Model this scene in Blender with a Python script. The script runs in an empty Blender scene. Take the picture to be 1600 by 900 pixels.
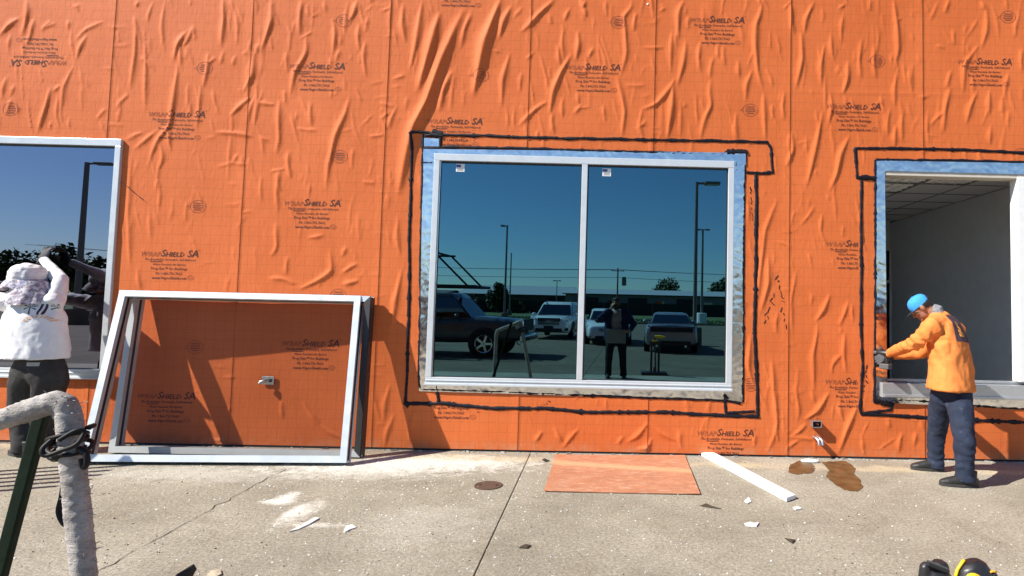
import bpy, bmesh, math, random
import numpy as np
from mathutils import Vector, Matrix, noise
from mathutils.bvhtree import BVHTree

S = bpy.context.scene
COL = S.collection
rnd = random.Random(7)

# ------------------------------------------------------------------ camera
CAM_D, CAM_H, F = 6.1236, 1.55, 900.0          # metres from wall, metres above ground, focal length (per 1600 wide)
RX, RY, RZ, CX, CY = 0.05351596, -0.01234824, -0.02327893, 974.21, 429.89
def _rot():
    cx, sx = math.cos(RX), math.sin(RX); cy, sy = math.cos(RY), math.sin(RY); cz, sz = math.cos(RZ), math.sin(RZ)
    A = np.array([[1,0,0],[0,cx,-sx],[0,sx,cx]]); B = np.array([[cy,0,sy],[0,1,0],[-sy,0,cy]]); C = np.array([[cz,-sz,0],[sz,cz,0],[0,0,1]])
    return C @ B @ A
RM = _rot()
def axis(i): return Vector((RM[i][0], RM[i][2], RM[i][1]))
cam = bpy.data.cameras.new("camera"); camo = bpy.data.objects.new("camera", cam); COL.objects.link(camo)
r_, u_, f_ = axis(0), axis(1), axis(2)
camo.matrix_world = Matrix(((r_.x, u_.x, -f_.x, 0), (r_.y, u_.y, -f_.y, -CAM_D), (r_.z, u_.z, -f_.z, CAM_H), (0,0,0,1)))
cam.sensor_fit = 'HORIZONTAL'; cam.sensor_width = 36.0; cam.lens = 36.0*F/1600.0
cam.shift_x = (800-CX)/1600.0; cam.shift_y = (CY-450)/1600.0
cam.clip_start = 0.05; cam.clip_end = 2000
S.camera = camo

# ------------------------------------------------------------------ sun, sky, exposure
SUN = Vector((2.3, 1.0, -2.25)).normalized()
sky_el = math.asin(-SUN.z); sky_rot = math.atan2(-SUN.x, -SUN.y)
W_ = bpy.data.worlds.new("World"); S.world = W_; W_.use_nodes = True
nt = W_.node_tree
sky = nt.nodes.new('ShaderNodeTexSky'); sky.sky_type = 'NISHITA'; sky.sun_disc = False
sky.sun_elevation = sky_el; sky.sun_rotation = sky_rot; sky.air_density = 1.0; sky.dust_density = 0.0; sky.ozone_density = 6.0
bg = nt.nodes['Background']; bg.inputs['Strength'].default_value = 0.08
nt.links.new(sky.outputs[0], bg.inputs[0])
sl = bpy.data.lights.new("sun", 'SUN'); sl.energy = 5.0; sl.angle = math.radians(0.5); sl.color = (1.0, 0.95, 0.86)
so = bpy.data.objects.new("sun", sl); COL.objects.link(so); so.rotation_euler = SUN.to_track_quat('-Z', 'Y').to_euler(); so.location = (-20, -10, 20)
S.view_settings.view_transform = 'Standard'; S.view_settings.look = 'None'; S.view_settings.gamma = 1.0
S.view_settings.exposure = 0.85; S.view_settings.use_curve_mapping = False
S.cycles.max_bounces = 8; S.cycles.transparent_max_bounces = 12; S.cycles.caustics_reflective = False; S.cycles.caustics_refractive = False

# ------------------------------------------------------------------ layout: photograph measurements to metres
def ray(px, py):
    d = RM.T @ np.array([(px-CX)/F, -(py-CY)/F, 1.0])
    return Vector((d[0]/d[2], 1.0, d[1]/d[2]))        # per metre of depth
O = Vector((0, -CAM_D, CAM_H))
def P(px, py, off=0.0): return O + ray(px, py)*(CAM_D-off)          # on the vertical plane off metres in front of the wall
def G(px, py, z=0.0):
    r = ray(px, py); return O + r*((z-CAM_H)/r.z)                    # on the ground
def MR(px, py, r):                                                   # seen in the window glass at r wall-distances
    p = O + ray(px, py)*(CAM_D*r); return Vector((p.x, -p.y, p.z))
def MG(px, py):
    p = G(px, py); return Vector((p.x, -p.y, 0))

# ------------------------------------------------------------------ helpers
def tag(o, label=None, cat=None, group=None, kind=None):
    if label: o['label'] = label
    if cat: o['category'] = cat
    if group: o['group'] = group
    if kind: o['kind'] = kind
    return o
def empty(name, loc, label=None, cat=None, group=None, kind=None, parent=None):
    o = bpy.data.objects.new(name, None); COL.objects.link(o); o.empty_display_size = 0.1
    o.location = Vector(loc) - (wloc(parent) if parent else Vector()); o.parent = parent
    return tag(o, label, cat, group, kind)
def wloc(o):
    v = Vector()
    while o: v += Vector(o.location); o = o.parent
    return v
class MB:
    def __init__(s): s.v = []; s.f = []; s.m = []
    def add(s, vs, fs, mi=0):
        b = len(s.v); s.v += [Vector(v) for v in vs]; s.f += [tuple(i+b for i in f) for f in fs]; s.m += [mi]*len(fs); return s
    def box(s, c, d, M=None, mi=0, taper=(1,1)):
        c = Vector(c); x, y, z = d[0]/2, d[1]/2, d[2]/2
        vs = []
        for zz, t in ((-z, (1,1)), (z, taper)):
            for xx, yy in ((-x,-y),(x,-y),(x,y),(-x,y)):
                v = Vector((xx*t[0], yy*t[1], zz)); vs.append(c + (M @ v if M else v))
        return s.add(vs, [(3,2,1,0),(4,5,6,7),(0,1,5,4),(1,2,6,5),(2,3,7,6),(3,0,4,7)], mi)
    def bar(s, a, b, w, h, up=(0,0,1), mi=0):
        a, b = Vector(a), Vector(b); t = (b-a).normalized(); u = Vector(up); sd = t.cross(u).normalized(); u = sd.cross(t).normalized()
        vs = [p + sd*(i*w/2) + u*(j*h/2) for p in (a, b) for i, j in ((-1,-1),(1,-1),(1,1),(-1,1))]
        return s.add(vs, [(0,1,2,3),(7,6,5,4),(0,4,5,1),(1,5,6,2),(2,6,7,3),(3,7,4,0)], mi)
    def tube(s, pts, rad, n=10, ref=None, mi=0, cap=True):
        pts = [Vector(p) for p in pts]; k = len(pts); vs = []; fs = []
        if not isinstance(rad, (list, tuple)): rad = [rad]*k
        pu = None
        for i, p in enumerate(pts):
            t = (pts[min(i+1,k-1)] - pts[max(i-1,0)]).normalized()
            if ref is not None: u = Vector(ref[i] if isinstance(ref, list) else ref)
            else: u = pu if pu is not None else (Vector((0,0,1)) if abs(t.z) < .9 else Vector((1,0,0)))
            u = u - t*u.dot(t)
            if u.length < 1e-5: u = t.orthogonal()
            u.normalize(); pu = u; w = t.cross(u)
            ra, rb = rad[i] if isinstance(rad[i], (list, tuple)) else (rad[i], rad[i])
            for j in range(n):
                a = 2*math.pi*j/n; vs.append(p + u*(ra*math.cos(a)) + w*(rb*math.sin(a)))
        for i in range(k-1):
            for j in range(n):
                j2 = (j+1) % n; fs.append((i*n+j, i*n+j2, (i+1)*n+j2, (i+1)*n+j))
        if cap: fs += [tuple(reversed(range(n))), tuple(range((k-1)*n, k*n))]
        return s.add(vs, fs, mi)
    def lathe(s, c, prof, n=20, M=None, mi=0):
        c = Vector(c); vs = []; fs = []; k = len(prof)
        for r, z in prof:
            for j in range(n):
                a = 2*math.pi*j/n; v = Vector((r*math.cos(a), r*math.sin(a), z)); vs.append(c + (M @ v if M else v))
        for i in range(k-1):
            for j in range(n):
                j2 = (j+1) % n; fs.append((i*n+j, i*n+j2, (i+1)*n+j2, (i+1)*n+j))
        fs += [tuple(reversed(range(n))), tuple(range((k-1)*n, k*n))]
        return s.add(vs, fs, mi)
    def ell(s, c, r, M=None, n=16, m=10, mi=0):
        return s.lathe(c, [(max(1e-3, math.sin(math.pi*i/m)), -math.cos(math.pi*i/m)) for i in range(m+1)], n, (M or Matrix.Identity(3)) @ Matrix.Diagonal(Vector(r)), mi)
    def prism(s, poly, d, M=None, c=(0,0,0), mi=0):                 # poly in local xy, extruded 0..d along z
        c = Vector(c); n = len(poly); vs = []
        for z in (0, d):
            for x, y in poly:
                v = Vector((x, y, z)); vs.append(c + (M @ v if M else v))
        fs = [tuple(reversed(range(n))), tuple(range(n, 2*n))] + [(i, (i+1) % n, n+(i+1) % n, n+i) for i in range(n)]
        return s.add(vs, fs, mi)
    def mesh(s, name, off=None):
        me = bpy.data.meshes.new(name); o = off or Vector()
        me.from_pydata([v-o for v in s.v], [], s.f); return me
    def build(s, name, mat, parent=None, smooth=False, bevel=0, recalc=True, loc=None, seg=2, label=None):
        o_ = Vector(loc) if loc is not None else wloc(parent)
        me = s.mesh(name, o_)
        mats = mat if isinstance(mat, (list, tuple)) else [mat]
        for m in mats: me.materials.append(m)
        if len(mats) > 1: me.polygons.foreach_set('material_index', s.m)
        if recalc or bevel:
            bm = bmesh.new(); bm.from_mesh(me)
            bmesh.ops.recalc_face_normals(bm, faces=bm.faces)
            if bevel:
                es = [e for e in bm.edges if len(e.link_faces) == 2 and e.calc_face_angle(0) > math.radians(32)]
                bmesh.ops.bevel(bm, geom=es, offset=bevel, segments=seg, affect='EDGES', profile=0.5, clamp_overlap=True)
            bm.to_mesh(me); bm.free()
        ob = bpy.data.objects.new(name, me); COL.objects.link(ob); ob.parent = parent
        if parent is None: ob.location = o_
        else: ob.location = o_ - wloc(parent)
        if smooth: me.shade_smooth() if smooth is True else smooth_angle(me, smooth)
        if label: ob['label'] = label
        return ob
def smooth_angle(me, deg):
    bm = bmesh.new(); bm.from_mesh(me); a = math.radians(deg)
    for f in bm.faces: f.smooth = True
    for e in bm.edges: e.smooth = not (len(e.link_faces) == 2 and e.calc_face_angle(0) > a)
    bm.to_mesh(me); bm.free()
def remeshed(mb, voxel, smooth_it=4, off=Vector(), disp=None):
    me = mb.mesh('tmp', off); o = bpy.data.objects.new('tmp', me); COL.objects.link(o)
    bm = bmesh.new(); bm.from_mesh(me); bmesh.ops.recalc_face_normals(bm, faces=bm.faces); bm.to_mesh(me); bm.free()
    m = o.modifiers.new('r', 'REMESH'); m.mode = 'VOXEL'; m.voxel_size = voxel
    m2 = o.modifiers.new('s', 'SMOOTH'); m2.iterations = smooth_it; m2.factor = 0.5
    dg = bpy.context.evaluated_depsgraph_get(); ev = o.evaluated_get(dg)
    out = bpy.data.meshes.new_from_object(ev); bpy.data.objects.remove(o); bpy.data.meshes.remove(me)
    out.materials.clear()
    if disp:
        bm = bmesh.new(); bm.from_mesh(out); bm.normal_update()
        ds = [(v, v.normal*disp(v.co + off)) for v in bm.verts]
        for v, d in ds: v.co += d
        bm.to_mesh(out); bm.free()
    out.shade_smooth(); return out
def obj(name, me, mat, parent=None, loc=None):
    me.name = name
    if mat is not None: me.materials.clear(); me.materials.append(mat)
    o = bpy.data.objects.new(name, me); COL.objects.link(o); o.parent = parent
    if loc is not None: o.location = Vector(loc) - (wloc(parent) if parent else Vector())
    return o
def clone(root, loc):
    r = root.copy(); COL.objects.link(r); r.location = loc
    for ch in root.children:
        c = ch.copy(); COL.objects.link(c); c.parent = r
        for g in ch.children:
            d = g.copy(); COL.objects.link(d); d.parent = c
    return r

# ------------------------------------------------------------------ materials
class NT:
    def __init__(s, name):
        s.mat = bpy.data.materials.new(name); s.mat.use_nodes = True; s.t = s.mat.node_tree; s.n = s.t.nodes; s.b = s.n['Principled BSDF']
        s.tc = s.n.new('ShaderNodeTexCoord')
    def link(s, a, b): s.t.links.new(a, b)
    def val(s, inp, v):
        if hasattr(v, 'is_linked') or hasattr(v, 'links'): s.link(v, inp)
        elif isinstance(v, (tuple, list)) and len(v) == 3 and inp.type == 'RGBA': inp.default_value = (*v, 1)
        else: inp.default_value = v
    def math(s, op, a, b=0.0, c=0.0):
        n = s.n.new('ShaderNodeMath'); n.operation = op
        for i, v in enumerate((a, b, c)): s.val(n.inputs[i], v)
        return n.outputs[0]
    def noise(s, scale, detail=4, rough=.55, vec=None, dist=0.0, stretch=None):
        n = s.n.new('ShaderNodeTexNoise'); n.inputs['Scale'].default_value = scale; n.inputs['Detail'].default_value = detail
        n.inputs['Roughness'].default_value = rough; n.inputs['Distortion'].default_value = dist
        v = vec if vec is not None else s.tc.outputs['Object']
        if stretch:
            mp = s.n.new('ShaderNodeMapping'); mp.inputs['Scale'].default_value = stretch; s.link(v, mp.inputs[0]); v = mp.outputs[0]
        s.link(v, n.inputs['Vector']); return n.outputs['Fac']
    def vor(s, scale, feature='F1', stretch=None):
        n = s.n.new('ShaderNodeTexVoronoi'); n.inputs['Scale'].default_value = scale; n.feature = feature
        v = s.tc.outputs['Object']
        if stretch:
            mp = s.n.new('ShaderNodeMapping'); mp.inputs['Scale'].default_value = stretch; s.link(v, mp.inputs[0]); v = mp.outputs[0]
        s.link(v, n.inputs['Vector']); return n
    def ramp(s, fac, stops):
        n = s.n.new('ShaderNodeValToRGB'); s.link(fac, n.inputs[0]); e = n.color_ramp.elements
        while len(e) < len(stops): e.new(0.5)
        for i, (p, c) in enumerate(stops): e[i].position = p; e[i].color = (*c, 1) if len(c) == 3 else c
        return n.outputs[0]
    def rng(s, v, a, b, c=0.0, d=1.0):
        n = s.n.new('ShaderNodeMapRange'); s.val(n.inputs[0], v)
        for i, q in enumerate((a, b, c, d)): n.inputs[i+1].default_value = q
        return n.outputs[0]
    def mix(s, fac, a, b, mode='MIX'):
        n = s.n.new('ShaderNodeMix'); n.data_type = 'RGBA'; n.blend_type = mode
        s.val(n.inputs[0], fac); s.val(n.inputs[6], a); s.val(n.inputs[7], b); return n.outputs[2]
    def bump(s, h, strength=.3, dist=.01):
        n = s.n.new('ShaderNodeBump'); n.inputs['Strength'].default_value = strength; n.inputs['Distance'].default_value = dist
        s.link(h, n.inputs['Height']); s.link(n.outputs[0], s.b.inputs['Normal']); return n
    def xyz(s, src='Object'):
        n = s.n.new('ShaderNodeSeparateXYZ'); s.link(s.tc.outputs[src], n.inputs[0]); return n.outputs
def simple(name, col, rough=.6, metal=0.0, var=.12, nscale=30, bump=.08, bdist=.004, spec=None, coat=0.0, stretch=None):
    m = NT(name); c = tuple(col)
    f = m.noise(nscale, 5, .6, stretch=stretch)
    m.link(m.ramp(f, [(.25, tuple(x*(1-var) for x in c)), (.75, tuple(min(1, x*(1+var)) for x in c))]), m.b.inputs['Base Color'])
    m.link(m.rng(m.noise(nscale*.7, 3), .3, .7, max(0, rough-.08), min(1, rough+.08)), m.b.inputs['Roughness'])
    m.b.inputs['Metallic'].default_value = metal
    if spec is not None: m.b.inputs['Specular IOR Level'].default_value = spec
    if coat: m.b.inputs['Coat Weight'].default_value = coat
    if bump: m.bump(m.noise(nscale*3, 4), bump, bdist)
    return m.mat

# window and door openings in the wall (x0, x1, z0, z1)
OPEN = [(-8.05, -5.30, .685, 3.178), (-1.955, 1.222, .697, 3.113), (2.838, 4.46, .757, 3.083)]
SEAMS = [P(x, y).x for x, y in ((175,120),(391,120),(607,120),(828,120),(1024,120),(1236,100),(1443,100))]
SEAMS = [SEAMS[0]-1.42*2, SEAMS[0]-1.42] + SEAMS + [SEAMS[-1]+1.42]

def mat_wrap():
    m = NT('orange_building_wrap'); X, Y, Z = m.xyz()
    base = m.ramp(m.noise(1.3, 5, .6), [(.3, (.60,.137,.035)), (.7, (.70,.172,.050))])
    dirt = m.rng(m.noise(5.5, 6, .7, stretch=(1,1,.35)), .60, .80, 0, .22)
    base = m.mix(dirt, base, (.42,.10,.035))
    def dashed(a, b, per, w):
        fa = m.math('PINGPONG', a, per/2); line = m.math('LESS_THAN', fa, w)
        d = m.math('LESS_THAN', m.math('FRACT', m.math('MULTIPLY', b, 1/.016)), .55)
        return m.math('MULTIPLY', line, d)
    g = m.math('MAXIMUM', dashed(X, Z, .1, .0021), dashed(Z, X, .1, .0021))
    base = m.mix(m.math('MULTIPLY', g, .5), base, (.22,.045,.018))
    seam = None
    for sx in SEAMS:
        l = m.math('LESS_THAN', m.math('ABSOLUTE', m.math('SUBTRACT', X, sx-.004)), .0026)
        seam = l if seam is None else m.math('MAXIMUM', seam, l)
    base = m.mix(m.math('MULTIPLY', seam, .5), base, (.22,.045,.018))
    low = m.math('MULTIPLY', m.rng(Z, .14, 0, 0, 1), m.rng(m.noise(9, 5), .4, .7, 0, .6))
    base = m.mix(low, base, (.55,.30,.18))
    m.link(base, m.b.inputs['Base Color']); m.b.inputs['Roughness'].default_value = .62
    m.b.inputs['Specular IOR Level'].default_value = .18
    w1 = m.n.new('ShaderNodeTexWave'); w1.inputs['Scale'].default_value = 60; w1.inputs['Distortion'].default_value = 1.5; m.link(m.tc.outputs['Object'], w1.inputs[0]); w1.bands_direction = 'DIAGONAL'
    h = m.math('ADD', m.math('MULTIPLY', w1.outputs['Fac'], .25), m.math('ADD', m.math('MULTIPLY', m.noise(28, 5, .6, stretch=(1,1,.45)), 1.4), m.noise(160, 3)))
    m.bump(h, .34, .008); return m.mat
def mat_concrete(name='slab_concrete', big=False):
    m = NT(name); X, Y, Z = m.xyz()
    c = m.ramp(m.noise(.9, 8, .62), [(.28, (.28,.252,.198)), (.5, (.405,.370,.300)), (.72, (.52,.48,.40))])
    c = m.mix(m.rng(m.noise(45, 6, .78), .40, .66, 0, .62), c, (.20,.175,.14))
    c = m.mix(m.rng(m.noise(7, 7, .7, stretch=(1,1.6,1)), .56, .74, 0, .55), c, (.54,.49,.405))
    c = m.mix(m.rng(m.noise(2.1, 6, .68, dist=.8), .52, .70, 0, .5), c, (.24,.20,.15)); c = m.mix(m.rng(m.noise(3.0, 3, .6, stretch=(.25,2.2,1), dist=.6), .58, .72, 0, .35), c, (.27,.24,.20)); sp = m.vor(70); c = m.mix(m.math('MULTIPLY', m.rng(sp.outputs['Distance'], .16, .08, 0, 1), m.rng(m.noise(14, 3), .5, .62, 0, 1)), c, (.66,.63,.56))
    sp2 = m.vor(55); c = m.mix(m.math('MULTIPLY', m.rng(sp2.outputs['Distance'], .10, .05, 0, 1), m.rng(m.noise(9, 3), .58, .68, 0, .6)), c, (.08,.07,.06))
    if not big:
        def blob(p, rx, ry, ns, lo, hi):
            d = m.math('SQRT', m.math('ADD', m.math('POWER', m.math('MULTIPLY', m.math('SUBTRACT', X, p.x), 1/rx), 2.0), m.math('POWER', m.math('MULTIPLY', m.math('SUBTRACT', Y, p.y), 1/ry), 2.0)))
            d = m.math('ADD', d, m.rng(m.noise(ns, 7, .72), .25, .75, -.75, .75))
            return m.rng(d, lo, hi, 1, 0)
        for (x, y, rx, ry, a) in ((620,725,1.25,.30,.85),(700,720,.9,.24,.75),(450,776,.10,.10,.95),(436,784,.15,.07,.95),(460,800,.06,.17,.75),(480,820,.22,.05,.6),(560,735,.9,.28,.5),(660,820,.5,.4,.16),(300,740,1.1,.25,.35),(470,800,.12,.26,.7)):
            c = m.mix(m.math('MULTIPLY', blob(G(x, y), rx, ry, 8.5, .35, 1.15), a), c, (.78,.75,.69))
        band = m.math('ADD', m.math('ADD', Y, .30), m.math('ADD', m.math('MULTIPLY', X, .026), m.rng(m.noise(3.5, 5), .3, .7, -.07, .07)))
        bw = m.math('MULTIPLY', m.rng(m.math('ABSOLUTE', band), .04, .13, 1, 0), m.rng(m.noise(2.2, 4), .30, .62, .15, .75))
        c = m.mix(bw, c, (.60,.51,.35))
    gr_ = m.ramp(m.math('ADD', m.math('MULTIPLY', m.noise(48, 3, .6), .6), m.math('MULTIPLY', m.noise(120, 3, .6), .4)), [(.36, (.62,.612,.59)), (.50, (.91,.90,.875)), (.64, (1.22,1.20,1.15))])
    c = m.mix(1.0, c, gr_, 'MULTIPLY')
    if big: c = m.mix(1.0, c, (.46,.41,.38), 'MULTIPLY')
    m.link(c, m.b.inputs['Base Color']); m.b.inputs['Roughness'].default_value = .88; m.b.inputs['Specular IOR Level'].default_value = .25
    m.bump(m.math('ADD', m.math('MULTIPLY', m.noise(9, 6, .7), 1.0), m.math('MULTIPLY', m.noise(70, 6, .75), 1.1)), .75, .014)
    return m.mat
def mat_glass(name, refl, trans, fac, fk=.8):
    m = NT(name); t = m.t; m.n.remove(m.b)
    gl = m.n.new('ShaderNodeBsdfGlossy'); gl.inputs['Roughness'].default_value = 0.0; gl.inputs['Color'].default_value = (*refl, 1)
    tr = m.n.new('ShaderNodeBsdfTransparent'); tr.inputs['Color'].default_value = (*trans, 1)
    lw = m.n.new('ShaderNodeFresnel'); lw.inputs['IOR'].default_value = 1.5
    f = m.math('ADD', m.math('MULTIPLY', lw.outputs[0], fk), fac); f = m.math('MINIMUM', f, 1.0)
    mx = m.n.new('ShaderNodeMixShader'); m.link(f, mx.inputs[0]); m.link(tr.outputs[0], mx.inputs[1]); m.link(gl.outputs[0], mx.inputs[2])
    m.link(mx.outputs[0], m.n['Material Output'].inputs[0]); return m.mat
def mat_foil():
    m = NT('crinkled_foil_flashing'); m.b.inputs['Metallic'].default_value = 1.0
    m.link(m.ramp(m.noise(14, 4), [(.3, (.76,.76,.75)), (.7, (.92,.91,.88))]), m.b.inputs['Base Color'])
    m.link(m.rng(m.noise(20, 4), .3, .7, .10, .24), m.b.inputs['Roughness'])
    m.bump(m.noise(8, 2, .5), .18, .012); return m.mat
def mat_leaf(name, a, b):
    m = NT(name); gi = m.n.new('ShaderNodeNewGeometry')
    m.link(m.ramp(gi.outputs['Random Per Island'], [(0, a), (1, b)]), m.b.inputs['Base Color']); m.b.inputs['Roughness'].default_value = .7
    return m.mat
M = {}
M['wrap'] = mat_wrap(); M['slab'] = mat_concrete(); M['lot'] = mat_concrete('parking_lot_concrete', True)
M['glass'] = mat_glass('dark_blue_tinted_glass', (.25,.55,.67), (.10,.14,.15), .37)
M['glass2'] = mat_glass('dark_violet_tinted_glass', (.72,.78,.98), (.05,.05,.06), .28)
M['pane'] = mat_glass('grey_tinted_pane', (.9,.95,1.0), (.85,.83,.80), .0, .22)
M['carglass'] = mat_glass('car_glass', (.9,.95,1.0), (.03,.035,.04), .10)
M['foil'] = mat_foil()
M['ink'] = simple('dark_print_ink', (.085,.022,.016), .8, var=.25, nscale=60, bump=0)
M['ink_light'] = simple('faded_print_ink', (.25,.060,.028), .8, var=.2, nscale=60, bump=0)
M['mastic'] = simple('black_mastic', (.009,.008,.013), .55, var=.3, nscale=40, bump=.5, bdist=.006, spec=.22)
M['alu'] = simple('pale_anodised_aluminium', (.62,.66,.69), .36, .25, var=.05, nscale=12, bump=.03)
M['alu_dark'] = simple('shadow_gasket_rubber', (.02,.02,.022), .5, bump=.05)
M['alu_mid'] = simple('mill_aluminium', (.52,.53,.55), .34, .6, var=.06, nscale=14, bump=.03)
M['white'] = simple('white_paint', (.80,.80,.78), .5, var=.05, nscale=16, bump=.05)
M['cream'] = simple('cream_trim', (.58,.53,.45), .6, var=.08)
M['drywall'] = simple('grey_painted_drywall', (.80,.82,.82), .85, var=.06, nscale=6, bump=.05)
M['ceiling'] = simple('ceiling_tile', (.66,.64,.61), .9, var=.08, nscale=90, bump=.15)
M['ceiling_rail'] = simple('ceiling_rail', (.20,.19,.18), .8, bump=0)
M['louver'] = simple('louver_plastic', (.90,.90,.88), .5, var=.03, bump=0)
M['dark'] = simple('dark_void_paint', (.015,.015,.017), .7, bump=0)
M['carpet'] = simple('grey_carpet', (.55,.54,.51), .95, nscale=120)
M['galv'] = simple('galvanised_steel', (.55,.56,.57), .35, .9, var=.1, nscale=25, bump=.05)
M['blackplastic'] = simple('black_plastic', (.016,.016,.018), .42, var=.2, nscale=50, bump=.06)
M['rubber'] = simple('black_rubber', (.012,.012,.012), .75, var=.2)
M['yellow'] = simple('yellow_plastic', (.85,.52,.02), .42, var=.06, nscale=40, bump=.05)

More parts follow.
